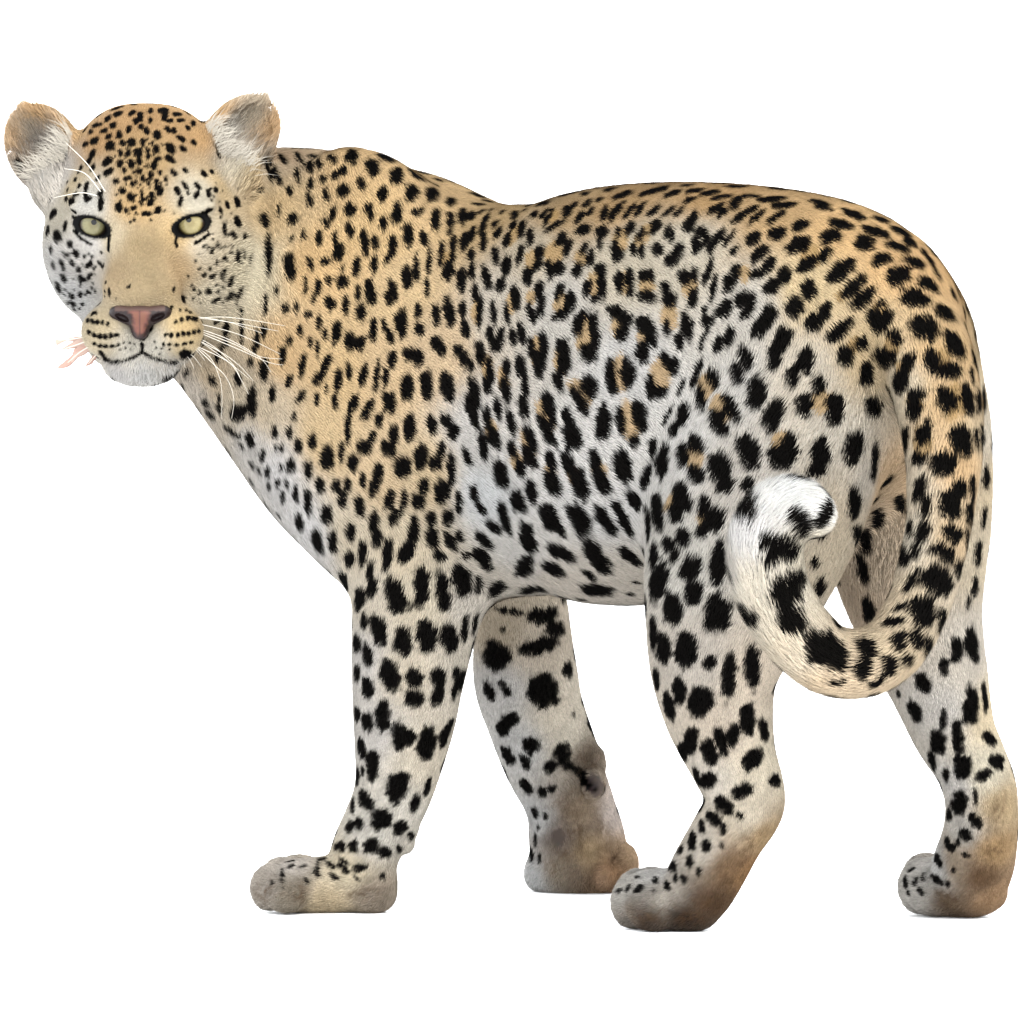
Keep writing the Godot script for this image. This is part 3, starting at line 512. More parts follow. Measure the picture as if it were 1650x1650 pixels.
func spots_of_belly() -> void:
	spots(Vector2(700, 560), 3.93, BLACK, [175, 60, 70, 28, -20, 225, 100, 44, 18, -20, 290, 40, 60, 36, -5, 350, 140, 100, 24, -8, 335, 240, 60, 28, -10, 250, 270, 100, 34, -15, 235, 400, 110, 32, -18, 455, 130, 70, 24, -3, 450, 265, 84, 32, -10, 540, 120, 70, 36, -8,
		570, 235, 80, 26, -5, 565, 370, 80, 32, -12, 665, 90, 100, 42, 5, 620, 40, 40, 24, 0, 820, 60, 110, 42, -5, 780, 200, 70, 32, -8, 980, 30, 60, 52, 0, 715, 360, 100, 36, -15, 740, 450, 60, 24, -5, 705, 520, 110, 38, -25,
		395, 380, 70, 26, -8, 480, 480, 90, 30, -12, 335, 440, 66, 30, 0, 375, 570, 80, 38, -15, 300, 620, 90, 28, -8, 610, 580, 90, 36, -20, 600, 690, 90, 40, -25, 490, 640, 60, 34, -15, 540, 760, 60, 34, -15, 415, 790, 100, 42, -10,
		840, 440, 66, 30, -15, 870, 560, 84, 62, -15, 975, 250, 76, 54, -20, 915, 340, 110, 36, -28, 1060, 480, 130, 48, 3, 1115, 170, 110, 32, -5, 1220, 160, 100, 44, -5, 1130, 265, 36, 32, 0, 1175, 460, 100, 26, -5, 1295, 430, 110, 44, -12,
		1260, 590, 50, 30, 0, 735, 720, 80, 30, -12, 745, 850, 90, 50, -20, 850, 740, 80, 38, -20, 915, 860, 110, 52, -15, 1010, 700, 70, 34, -12, 1060, 850, 96, 52, -25, 1190, 760, 110, 54, -12, 610, 910, 80, 36, -5, 525, 970, 80, 48, -20,
		435, 1080, 110, 32, -15, 370, 1140, 60, 28, -50, 590, 1200, 100, 48, -15, 700, 1080, 80, 32, -20, 760, 1090, 120, 32, -25, 915, 1090, 130, 58, -30, 1080, 1100, 120, 42, -35, 1190, 1080, 130, 34, -28, 1260, 970, 70, 40, -25, 310, 1220, 80, 36, -45])
	spots(Vector2(700, 560), 3.93, BLACK, [300, 1340, 90, 44, -30, 800, 1300, 100, 44, -65, 750, 1400, 80, 38, -60, 560, 1390, 80, 52, 20, 1020, 1330, 130, 58, -35, 980, 1440, 60, 22, -50, 1015, 1540, 110, 44, -85, 1240, 1320, 100, 34, -50, 610, 1560, 90, 34, 75, 390, 1530, 56, 38, 70,
		280, 1520, 40, 26, 0, 160, 1190, 44, 23, -10, 100, 1220, 70, 30, -25, 195, 1320, 24, 18, 0, 205, 690, 70, 24, -20, 245, 930, 60, 26, -10, 290, 1020, 44, 24, -50, 150, 990, 60, 18, 0])

func spots_of_hind_legs() -> void:
	spots(Vector2(740, 900), 3.3, BLACK, [1130, 260, 84, 54, 0, 1375, 290, 110, 70, 15, 1510, 360, 44, 38, 0, 1490, 300, 34, 18, 0, 1020, 400, 90, 20, 0, 1085, 480, 80, 38, 5, 1210, 480, 100, 60, 0, 1330, 550, 44, 34, 40, 1435, 630, 130, 38, 3, 1560, 580, 130, 44, 0, 1045, 640, 60, 15, -5,
		1165, 700, 70, 36, -5, 1280, 760, 84, 68, 15, 1105, 790, 84, 24, -10, 1535, 850, 90, 38, 0, 1225, 970, 70, 38, 5, 1390, 970, 90, 34, -12, 1450, 940, 60, 34, 10, 1330, 1030, 70, 44, -10, 1560, 1060, 64, 46, 45, 1175, 1030, 50, 20, -20, 1620, 910, 70, 24, -12,
		1260, 1170, 50, 13, -15, 1310, 1185, 56, 36, 40, 1500, 1235, 56, 38, 60, 1050, 120, 100, 40, 10])
	spots(Vector2(830, 1150), 3.3, BLACK, [1110, 490, 60, 38, -50, 1055, 560, 48, 34, -60, 1190, 540, 24, 16, -40, 990, 600, 40, 17, 0, 1105, 615, 28, 18, 0, 935, 680, 50, 24, 0, 1015, 700, 36, 26, 0, 1100, 700, 18, 13, 0, 870, 720, 24, 11, 30, 825, 810, 32, 19, 15, 925, 785, 30, 19, 0,
		850, 870, 24, 12, 0, 800, 910, 24, 16, 0, 900, 880, 24, 16, 0, 745, 880, 16, 13, 0, 660, 925, 30, 13, 60, 740, 940, 20, 8, 0, 650, 860, 14, 5, 70, 600, 930, 24, 8, 30, 550, 940, 20, 8, 70, 1390, 355, 34, 28, -50, 975, 840, 24, 12, 0])
	spots(Vector2(1300, 1100), 4.125, BLACK, [600, 70, 30, 10, -15, 715, 190, 84, 38, -20, 905, 240, 70, 23, 0, 1095, 160, 130, 56, 0, 1185, 90, 100, 19, -5, 870, 390, 84, 54, -5, 1005, 360, 120, 36, -8, 825, 530, 76, 20, -15, 1030, 560, 84, 54, -5, 920, 620, 54, 23, 0, 1220, 370, 60, 34, -35,
		1270, 520, 56, 50, -60, 1175, 610, 64, 40, 55, 1005, 800, 90, 50, 5, 925, 880, 44, 17, 0, 1120, 760, 60, 14, -8, 1120, 920, 56, 38, -30, 1050, 1015, 50, 36, -45, 910, 1075, 44, 18, -15, 965, 1100, 30, 17, 0, 1000, 1060, 30, 14, 0, 870, 1180, 46, 18, -15,
		850, 1310, 44, 24, -50, 720, 1315, 34, 13, 15, 650, 1330, 44, 14, 0, 765, 1390, 34, 18, -30, 935, 1340, 24, 16, 0, 1050, 1150, 30, 14, -70, 770, 1290, 30, 8, 0, 975, 1240, 20, 13, 0, 820, 1160, 30, 9, 10, 690, 1230, 30, 7, 70, 670, 1400, 18, 8, 0])
	spots(Vector2.ZERO, 1.0, BLACK, [1586, 640, 20, 5, -4, 1592, 705, 22, 5, -2, 1590, 770, 20, 5, 2, 1586, 830, 18, 5, 4, 1578, 890, 20, 6, 4, 1572, 945, 16, 6, 4])
	spots(Vector2(1150, 740), 3.3, BLACK, [1290, 1010, 80, 32, 0, 1375, 980, 100, 38, -10, 1225, 1100, 50, 28, 5, 1110, 1190, 60, 32, -25, 800, 430, 70, 28, -8, 795, 580, 80, 28, -8, 820, 800, 70, 32, -8, 985, 230, 50, 34, -20, 980, 500, 60, 28, 0, 865, 310, 50, 28, 5])

func spots_of_tail() -> void:
	spots(Vector2(1150, 740), 3.3, BLACK, [1315, 150, 50, 38, -5, 1260, 240, 80, 58, -10, 1095, 160, 80, 30, 15, 1125, 245, 64, 28, 10, 1270, 390, 56, 44, -50, 1220, 490, 70, 44, -65, 1115, 380, 66, 32, 25, 1075, 480, 46, 24, 10, 1040, 360, 50, 16, 10, 1195, 640, 96, 78, -40, 1120, 805, 80, 66, -20,
		1050, 640, 70, 22, 30, 1335, 580, 56, 24, 5, 1235, 870, 70, 20, 10, 985, 780, 50, 13, 55, 990, 965, 54, 44, 0, 1085, 955, 50, 34, -20, 1040, 1065, 34, 28, 0, 1160, 1020, 70, 20, 10, 940, 1100, 60, 38, 10, 880, 1180, 50, 22, 60, 800, 1110, 60, 48, 0,
		820, 1000, 70, 46, -20, 590, 1000, 90, 96, 0, 665, 1050, 74, 60, -10, 660, 1190, 50, 15, 80, 960, 860, 56, 22, 75, 390, 720, 80, 80, 0, 425, 860, 74, 68, 0, 440, 640, 40, 54, 0, 370, 490, 70, 86, 0, 285, 450, 36, 48, 70, 305, 560, 36, 36, 0,
		445, 345, 84, 50, -35, 600, 280, 66, 34, 25, 560, 330, 40, 26, 30, 1390, 320, 80, 15, -5, 1380, 160, 70, 13, 0, 1365, 430, 66, 11, 0, 1350, 760, 40, 12, 10])

func other_marks() -> void:
	# warm hair in the middle of the rosettes
	spots(Vector2(680, 300), 5.5, TAWNY, [800, 410, 90, 50, 25, 960, 650, 90, 60, 10, 1170, 590, 100, 80, 20, 1400, 640, 70, 60, 0, 1520, 850, 110, 60, 5, 1220, 1030, 110, 60, 15, 1440, 1290, 150, 70, 10, 470, 1090, 110, 40, 5, 220, 640, 80, 40, 5, 1010, 1430, 110, 50, 0, 780, 1040, 100, 40, 0, 960, 990, 80, 40, 0, 1150, 270, 80, 40, 50])
	spots(Vector2(700, 560), 3.93, TAWNY, [340, 110, 80, 40, -10, 1160, 170, 110, 60, 0, 920, 280, 100, 60, -30, 1230, 450, 120, 70, -10, 700, 430, 110, 50, -20, 590, 610, 90, 46, -20, 515, 700, 70, 40, -15, 730, 790, 70, 44, -15, 890, 810, 70, 50, -15, 1050, 790, 70, 50, -20, 355, 500, 70, 40, -15, 440, 200, 80, 40, -5, 640, 50, 80, 40, 0, 790, 110, 90, 40, -5, 1420, 190, 90, 70, 20])
	spots(Vector2(900, 270), 3.3, TAWNY, [320, 390, 70, 44, 10, 450, 360, 70, 36, 30, 465, 630, 60, 40, 0, 325, 840, 60, 46, 0, 450, 890, 60, 36, 0, 590, 790, 70, 44, 0, 690, 630, 60, 40, 0, 540, 1080, 80, 50, 20, 350, 610, 60, 30, 0, 1340, 470, 60, 50, 0, 985, 560, 40, 30, 0])
	spots(Vector2(1150, 300), 3.3, TAWNY, [890, 650, 50, 40, 0, 940, 850, 50, 40, 0, 1010, 980, 50, 36, 0, 1210, 920, 70, 40, 0, 1070, 1150, 60, 50, 0, 1290, 1130, 90, 60, 0, 1110, 1350, 80, 50, 10, 740, 850, 60, 40, 40, 700, 560, 60, 30, 50])
	spots(Vector2(1020, 560), 3.93, TAWNY, [560, 380, 90, 60, -20, 390, 690, 70, 60, 0, 250, 980, 60, 50, 0, 455, 1080, 60, 50, 0, 930, 590, 60, 50, 0, 460, 240, 80, 50, 10, 1200, 330, 80, 60, 0])
	# eyes and mouth
	lines(Vector2(90, 300), 6.346, BLACK, 10, [Vector2(110, 265), Vector2(190, 325), Vector2(260, 320)])
	lines(Vector2(90, 300), 6.346, BLACK, 9, [Vector2(545, 470), Vector2(545, 540), Vector2(540, 610), Vector2(535, 670)])
	lines(Vector2(90, 300), 6.346, BLACK, 12, [Vector2(1490, 285), Vector2(1550, 270), Vector2(1620, 262)])
	lines(Vector2(90, 300), 6.346, BLACK, 9, [Vector2(1238, 470), Vector2(1228, 550), Vector2(1238, 620)])
	lines(Vector2(90, 300), 6.346, BLACK, 9, [Vector2(180, 450), Vector2(260, 540), Vector2(370, 600)])
	lines(Vector2(90, 300), 6.346, BLACK, 11, [Vector2(1420, 590), Vector2(1500, 540), Vector2(1570, 490)])
	lines(Vector2(90, 300), 6.346, BLACK, 11, [Vector2(80, 430), Vector2(100, 380)])
	lines(Vector2(90, 300), 6.346, BLACK, 11, [Vector2(575, 1245), Vector2(610, 1300), Vector2(680, 1350), Vector2(750, 1370), Vector2(790, 1450), Vector2(850, 1530), Vector2(878, 1570)])
	lines(Vector2(90, 300), 6.346, BLACK, 10, [Vector2(1190, 1225), Vector2(1150, 1285), Vector2(1080, 1330), Vector2(1010, 1360), Vector2(980, 1450), Vector2(920, 1530), Vector2(885, 1570)])
	lines(Vector2(0, 130), 3.3, BLACK, 5, [Vector2(756, 1390), Vector2(756, 1440)])
	lines(Vector2(0, 130), 3.3, BLACK, 5, [Vector2(756, 1445), Vector2(720, 1465), Vector2(670, 1490), Vector2(610, 1496), Vector2(550, 1480)])
	lines(Vector2(0, 130), 3.3, BLACK, 5, [Vector2(756, 1445), Vector2(800, 1470), Vector2(850, 1485), Vector2(900, 1500), Vector2(950, 1498)])
	lines(Vector2(240, 430), 5.89, BLACK, 44, [Vector2(320, 870), Vector2(400, 880), Vector2(470, 890)])
	lines(Vector2(240, 430), 5.89, BLACK, 16, [Vector2(170, 1115), Vector2(250, 1080), Vector2(330, 1020), Vector2(370, 970)])
	lines(Vector2(0, 130), 3.3, BLACK, 9, [Vector2(530, 1450), Vector2(555, 1480), Vector2(580, 1490)])
	lines(Vector2(0, 130), 3.3, BLACK, 13, [Vector2(100, 440), Vector2(125, 470)])
	# bare pads of the far fore paw
	spots(Vector2(740, 900), 3.3, GREY, [722, 1204, 66, 56, -20, 530, 1480, 52, 40, 0])
	# earth on the back of the far fore foot
	spots(Vector2(740, 900), 3.3, EARTH, [640, 1260, 90, 60, 40, 700, 1090, 90, 40, -20, 620, 1440, 150, 80, -20, 560, 1560, 120, 70, 0, 760, 1420, 120, 50, -10, 500, 1640, 60, 60, 0, 840, 1600, 60, 60, 0, 650, 1020, 50, 30, 0])
	# and on the hind feet
	spots(Vector2(830, 1150), 3.3, EARTH, [1180, 880, 150, 80, 40, 1050, 1000, 160, 60, 70, 760, 1080, 60, 160, 0, 1240, 700, 120, 60, 25, 950, 1090, 60, 160, 0])
	spots(Vector2(1300, 1100), 4.125, EARTH, [1180, 1300, 110, 130, 0, 1250, 1100, 120, 100, 10, 1270, 850, 160, 70, 0, 950, 1430, 60, 120, 0])
	spots(Vector2(370, 1000), 3.3, EARTH, [370, 1440, 100, 60, 0, 190, 1440, 90, 50, 20, 700, 1450, 50, 110, 0])

# ---------------------------------------------------------------- skin, coat and hair
const BLACK := 0
const TAWNY := 1
const GREY := 2
const EARTH := 3
var verts := PackedVector3Array()
var tris := PackedInt32Array()
var normals := PackedVector3Array()
var groups := PackedByteArray()
var flows := PackedVector3Array()
var grounds := PackedColorArray()         # coat colour between the spots
var lengths := PackedFloat32Array()       # hair length, metres
var seen_from_side := {}                  # drawing cell -> vertices that face the drawing

var m_at := PackedVector3Array()
var m_u := PackedVector3Array()
var m_v := PackedVector3Array()
var m_w := PackedVector3Array()
var m_kind := PackedByteArray()
var m_size := PackedFloat32Array()
var m_cells := {}
const CELL := 0.025

func index_surface() -> void:
	for i in verts.size():
		if normals[i].z < 0.05:
			continue
		var d := _drawn(verts[i]) / 8.0
		var key := Vector2i(int(d.x), int(d.y))
		if not seen_from_side.has(key):
			seen_from_side[key] = PackedInt32Array()
		seen_from_side[key].append(i)

func on_surface(d: Vector2, reach := 10.0) -> int:
	var best := -1
	var score := -1e9
	var c := Vector2i(int(d.x / 8.0), int(d.y / 8.0))
	var ring := int(ceil(reach / 8.0))
	for y in range(c.y - ring, c.y + ring + 1):
		for x in range(c.x - ring, c.x + ring + 1):
			var list = seen_from_side.get(Vector2i(x, y))
			if list == null:
				continue
			for i in list:
				var off := _drawn(verts[i]).distance_to(d)
				if off > reach:
					continue
				var s := verts[i].z - off * 0.0015
				if s > score:
					score = s
					best = i
	return best

func put_mark(c: Vector3, a: Vector3, b: Vector3, kind: int) -> void:
	var m := a.cross(b).normalized()
	var bm := b.cross(m)
	var ma := m.cross(a)
	var r := maxf(a.length(), b.length())
	var i := m_at.size()
	m_at.append(c)
	m_u.append(bm / a.dot(bm))
	m_v.append(ma / b.dot(ma))
	m_w.append(m / (r * 0.8 + 0.009))
	m_kind.append(kind)
	m_size.append(r)
	var reach := Vector3.ONE * (r * 1.35)
	var lo := Vector3i(((c - reach) / CELL).floor())
	var hi := Vector3i(((c + reach) / CELL).floor())
	for z in range(lo.z, hi.z + 1):
		for y in range(lo.y, hi.y + 1):
			for x in range(lo.x, hi.x + 1):
				var key := Vector3i(x, y, z)
				if not m_cells.has(key):
					m_cells[key] = PackedInt32Array()
				m_cells[key].append(i)

func mark(d: Vector2, along: float, across: float, lean: float, kind: int) -> void:
	var i := on_surface(d, 11.0)
	if i < 0:
		i = on_surface(d, 20.0)
		if i < 0:
			return
	var n := normals[i]
	var c := _point(d.x, d.y, verts[i].z)
	var deep := maxf(n.z, 0.33)
	var s := sin(deg_to_rad(lean))
	var k := cos(deg_to_rad(lean))
	var more := 0.0
	if kind == BLACK:
		more = 0.6 if d.x < 415.0 and d.y < 640.0 else (1.6 if d.x < 750.0 and d.y < 960.0 else 0.8)
	var a := Vector3(s, k, -(n.x * s + n.y * k) / deep) * (along + more) * UNIT
	var b := Vector3(k, -s, -(n.x * k - n.y * s) / deep) * (across + more) * UNIT
	put_mark(c, a, b, kind)

func spots(from: Vector2, scale_by: float, kind: int, list: Array) -> void:
	for i in range(0, list.size(), 5):
		mark(from + Vector2(list[i], list[i + 1]) / scale_by, list[i + 2] / scale_by, list[i + 3] / scale_by, list[i + 4], kind)

func lines(from: Vector2, scale_by: float, kind: int, width: float, pts: Array) -> void:
	for i in pts.size() - 1:
		var a: Vector2 = from + pts[i] / scale_by
		var b: Vector2 = from + pts[i + 1] / scale_by
		var d := b - a
		var n := maxi(1, int(d.length() / (width / scale_by * 2.2)))
		for j in n:
			var p := a + d * ((j + 0.5) / n)
			mark(p, d.length() / n * 0.72, width / scale_by + 0.7, rad_to_deg(atan2(d.x, -d.y)), kind)

# how black, tawny and bare the coat is at a point
func pattern(p: Vector3) -> Quaternion:
	var list = m_cells.get(Vector3i((p / CELL).floor()))
	var out := Quaternion(0, 0, 0, 0)
	if list == null:
		return out
	var rough := wobble.get_noise_3dv(p) * 0.34 + drift.get_noise_3dv(p) * 0.26
	for i in list:
		var q := p - m_at[i]
		var w := q.dot(m_w[i])
		if w > 1.0 or w < -1.0:
			continue
		var u := q.dot(m_u[i])
		var v := q.dot(m_v[i])
		var e := u * u + v * v
		if e > 1.8:
			continue
		var r := sqrt(sqrt(u * u * u * u + v * v * v * v) * 0.22 + e * 0.78) + rough * minf(1.0, m_size[i] * 180.0)
		var t := clampf((1.14 - r) / 0.22, 0.0, 1.0)
		t = t * t * (3.0 - 2.0 * t)
		var kind := m_kind[i]
		if kind == BLACK:
			out.x = maxf(out.x, t)
		elif kind == TAWNY:
			out.y = maxf(out.y, t)
		elif kind == GREY:
			out.z = maxf(out.z, t)
		else:
			out.w = maxf(out.w, clampf((1.2 - r) * 0.9, 0.0, 1.0) * smoothstep(-0.25, 0.3, wobble.get_noise_3dv(p * 1.7) + drift.get_noise_3dv(p * 1.5) * 0.8))
	return out

const SCALE := 0.5
func tint(r: float, g: float, b: float) -> Color:
	var c := Color(r / 255.0, g / 255.0, b / 255.0).srgb_to_linear()
	return Color(c.r * SCALE, c.g * SCALE, c.b * SCALE)

func coated(p: Vector3, ground: Color, marks: Quaternion) -> Color:
	var c := ground
	if marks.y > 0.0:
		c = c.lerp(tint(190, 156, 106), marks.y * 0.82)
	if marks.w > 0.0:
		c = c.lerp(tint(98, 76, 57), marks.w * 0.8)
	if marks.z > 0.0:
		c = c.lerp(tint(104, 94, 90), marks.z * 0.9)
	if marks.x > 0.0:
		c = c.lerp(Color(0.0034, 0.0031, 0.0028), marks.x)
	return c

# colours of the coat between its spots, at places on the animal: x, y of the drawing and the colour
func coat_ground() -> void:
	var list := [
		# head
		230, 185, 196, 156, 108, 160, 220, 192, 152, 105, 300, 200, 205, 165, 115, 230, 260, 204, 170, 120, 215, 330, 218, 180, 125, 225, 400, 188, 164, 124, 235, 450, 186, 164, 126, 225, 480, 200, 177, 138, 290, 430, 216, 184, 138, 190, 440, 184, 160, 124,
		90, 420, 210, 206, 200, 110, 470, 214, 212, 208, 95, 350, 205, 195, 175, 385, 430, 240, 226, 192, 350, 480, 238, 224, 194, 370, 300, 232, 204, 156, 110, 300, 196, 178, 145, 345, 400, 232, 214, 180, 160, 530, 216, 196, 158, 300, 530, 240, 208, 150, 170, 560, 222, 205, 172,
		205, 560, 232, 224, 206, 250, 560, 238, 230, 212, 295, 560, 236, 212, 165, 235, 600, 226, 224, 220, 190, 600, 222, 218, 214, 270, 600, 230, 226, 220, 140, 328, 220, 216, 206, 318, 325, 230, 220, 196, 178, 380, 224, 206, 172, 288, 378, 242, 208, 150, 145, 398, 220, 215, 208, 328, 398, 240, 226, 200,
		60, 185, 216, 176, 126, 25, 220, 214, 178, 136, 118, 215, 212, 172, 120, 66, 236, 158, 148, 138, 92, 262, 210, 204, 196, 48, 212, 186, 172, 152, 98, 236, 204, 196, 184, 58, 262, 150, 140, 130, 80, 290, 218, 212, 202, 340, 195, 226, 182, 126, 325, 215, 224, 180, 124, 430, 210, 222, 180, 130, 370, 214, 214, 207, 194, 408, 192, 206, 192, 168, 400, 232, 160, 150, 140, 385, 252, 196, 186, 172, 380, 270, 226, 215, 190, 405, 280, 220, 190, 140,
		# neck and shoulder
		440, 330, 222, 190, 140, 500, 420, 228, 190, 135, 560, 260, 220, 185, 134, 600, 350, 225, 190, 136, 690, 330, 222, 188, 138, 650, 470, 222, 192, 145, 450, 560, 222, 186, 136, 420, 650, 206, 188, 160, 380, 640, 200, 185, 160, 540, 600, 222, 190, 140, 620, 600, 222, 192, 148, 700, 560, 215, 188, 150,
		440, 760, 216, 212, 208, 490, 850, 222, 218, 214, 520, 700, 220, 192, 147, 600, 760, 222, 195, 155, 680, 760, 220, 195, 155, 560, 860, 215, 200, 174, 650, 880, 222, 205, 175, 310, 640, 204, 192, 176, 340, 590, 200, 180, 150, 400, 720, 206, 200, 192,
		# flank and belly
		780, 345, 196, 165, 118, 850, 400, 195, 180, 155, 800, 480, 204, 193, 176, 760, 700, 208, 203, 196, 900, 500, 200, 194, 184, 1000, 420, 202, 190, 167, 1000, 315, 184, 150, 105, 900, 340, 186, 155, 112, 1150, 312, 196, 158, 108, 1000, 600, 206, 203, 198, 950, 800, 220, 217, 212, 830, 880, 220, 215, 207,
		900, 940, 216, 205, 190, 1020, 940, 212, 202, 187, 1100, 400, 204, 193, 172, 1100, 700, 216, 212, 205, 770, 800, 216, 216, 214,
		# rump, thigh and hind legs
		1250, 330, 206, 170, 120, 1350, 370, 226, 186, 130, 1450, 420, 228, 186, 130, 1300, 450, 220, 195, 150, 1200, 500, 205, 198, 186, 1400, 560, 222, 195, 150, 1300, 600, 212, 200, 180, 1180, 620, 208, 203, 194, 1200, 760, 208, 200, 188, 1350, 700, 215, 205, 187, 1395, 760, 208, 197, 180,
		1100, 900, 206, 201, 190, 1170, 930, 212, 205, 194, 1120, 1060, 208, 198, 184, 1220, 1090, 222, 206, 184, 1160, 1180, 215, 200, 180, 1230, 1230, 234, 220, 194, 1140, 1250, 220, 210, 194, 1200, 1308, 226, 212, 188, 1128, 1362, 206, 196, 180, 1232, 1345, 184, 154, 114, 1180, 1400, 134, 106, 78, 1205, 1400, 160, 122, 84,
		1150, 1450, 96, 74, 56, 1100, 1476, 62, 48, 38, 1055, 1405, 200, 196, 190, 1010, 1430, 196, 190, 180, 1040, 1484, 72, 58, 48, 1008, 1475, 130, 118, 106, 1075, 1440, 190, 180, 166,
		1590, 680, 222, 198, 160, 1592, 780, 222, 202, 168, 1584, 880, 220, 204, 176, 1560, 1050, 215, 205, 190, 1520, 1150, 212, 206, 197, 1590, 1150, 234, 215, 180, 1540, 1260, 206, 201, 194, 1590, 1250, 225, 215, 190, 1545, 1330, 206, 200, 190, 1612, 1300, 196, 170, 130, 1605, 1370, 184, 150, 106, 1575, 1412, 118, 90, 66, 1545, 1400, 170, 152, 130, 1500, 1400, 205, 203, 198, 1470, 1440, 200, 195, 186,
		1600, 1450, 172, 138, 104, 1530, 1460, 120, 100, 80, 1420, 930, 204, 184, 158, 1395, 970, 196, 174, 148, 1440, 760, 216, 184, 144,
		# tail
		1450, 620, 216, 200, 172, 1520, 560, 225, 188, 136, 1530, 640, 226, 190, 140, 1535, 740, 228, 190, 140, 1475, 760, 218, 202, 176, 1535, 860, 226, 196, 154, 1470, 860, 218, 206, 184, 1480, 960, 216, 196, 164, 1530, 950, 222, 205, 178, 1400, 1095, 230, 206, 172, 1340, 1110, 232, 208, 174, 1440, 1040, 222, 200, 165,
		1225, 960, 240, 230, 210, 1195, 880, 246, 243, 240, 1260, 790, 255, 254, 250, 1300, 790, 248, 246, 240, 1290, 900, 236, 224, 200, 1240, 1010, 236, 224, 202, 1290, 1060, 236, 220, 194,
		# fore legs
		600, 960, 212, 200, 180, 680, 960, 222, 208, 182, 760, 960, 215, 205, 190, 580, 1060, 206, 200, 192, 660, 1080, 220, 207, 184, 720, 1100, 216, 205, 187, 600, 1180, 206, 200, 192, 680, 1220, 220, 208, 187, 640, 1300, 215, 208, 194, 600, 1350, 210, 204, 192, 560, 1400, 220, 205, 174, 425, 1430, 172, 162, 150, 475, 1448, 140, 130, 114,
		600, 1440, 152, 138, 122, 470, 1390, 206, 196, 184, 530, 1450, 205, 185, 150,
		800, 1010, 190, 174, 150, 880, 1040, 216, 201, 180, 800, 1110, 204, 200, 194, 900, 1150, 228, 215, 194, 840, 1200, 208, 205, 200, 920, 1180, 225, 214, 194, 945, 1215, 130, 114, 98, 860, 1320, 206, 204, 200, 860, 1410, 204, 203, 200, 935, 1310, 146, 126, 104, 905, 1350, 122, 107, 96, 950, 1370, 176, 150, 115, 900, 1405, 172, 156, 135,
		988, 1400, 188, 146, 108, 1005, 1372, 182, 152, 120, 992, 1310, 222, 206, 194, 925, 1415, 120, 104, 88, 970, 1415, 170, 138, 110]
	var at := PackedVector3Array()
	var col := PackedColorArray()
	var o := _point(770, 650, -0.085)
	for i in range(0, list.size(), 5):
		var j := on_surface(Vector2(list[i], list[i + 1]), 14.0)
		if j < 0:
			print("no surface for ", list[i], " ", list[i + 1])
			continue
		at.append(verts[j])
		var c := tint(list[i + 2], list[i + 3], list[i + 4])
		var grey := c.get_luminance()
		col.append(Color(grey, grey, grey).lerp(c, 0.94))
		if list[i] > 440 and list[i + 1] < 900:   # the other flank is coloured alike
			at.append(verts[j] - left * (2.0 * (verts[j] - o).dot(left)))
			col.append(col[col.size() - 1])
	# places near each cell of a coarse grid
	var near := {}
	grounds.resize(verts.size())
	for i in verts.size():
		var p := verts[i]
		var key := Vector3i((p / 0.03).floor())
		var list_near: PackedInt32Array
		if near.has(key):
			list_near = near[key]
		else:
			var c := (Vector3(key) + Vector3.ONE * 0.5) * 0.03
			var order := []
			for k in at.size():
				order.append([at[k].distance_squared_to(c), k])
			order.sort_custom(func(x, y): return x[0] < y[0])
			list_near = PackedInt32Array()
			for k in 9:
				list_near.append(order[k][1])
			near[key] = list_near
		var sum := 0.0
		var r := 0.0
		var g := 0.0
		var b := 0.0
		for k in list_near:
			var d := p.distance_squared_to(at[k]) + 0.00012
			var w := 1.0 / (d * d)
			var c := col[k]
			sum += w
			r += c.r * w
			g += c.g * w
			b += c.b * w
		var t := (0.81 if groups[i] == HEAD or groups[i] == LIDS else 1.0) * (1.0 + wobble.get_noise_3dv(p * 0.35) * 0.12)
		if groups[i] >= FRONT_LEFT and groups[i] <= HIND_RIGHT and p.y < 0.22:   # trodden-in dust on the lower legs
			t *= 1.0 + (wobble.get_noise_3dv(p * 1.3) * 0.35 + drift.get_noise_3dv(p * 1.4) * 0.30) * smoothstep(0.22, 0.12, p.y)
		grounds[i] = Color(r / sum * t, g / sum * t, b / sum * t)

# 1 on the edge of the eye opening, more outside it; far from the eyes a large number
func lid_edge(h: Vector3) -> float:
	if h.z < 60.0:
		return 9.0
	var out := 9.0
	for e in [[-82.0, 21.0, -18.0, 14.0], [76.0, 23.0, 18.0, 14.5]]:
		var q := Vector2(h.x - e[0], h.y - e[1]).rotated(-deg_to_rad(e[2]))
		out = minf(out, Vector2(q.x / 27.0, q.y / e[3]).length())
	return out

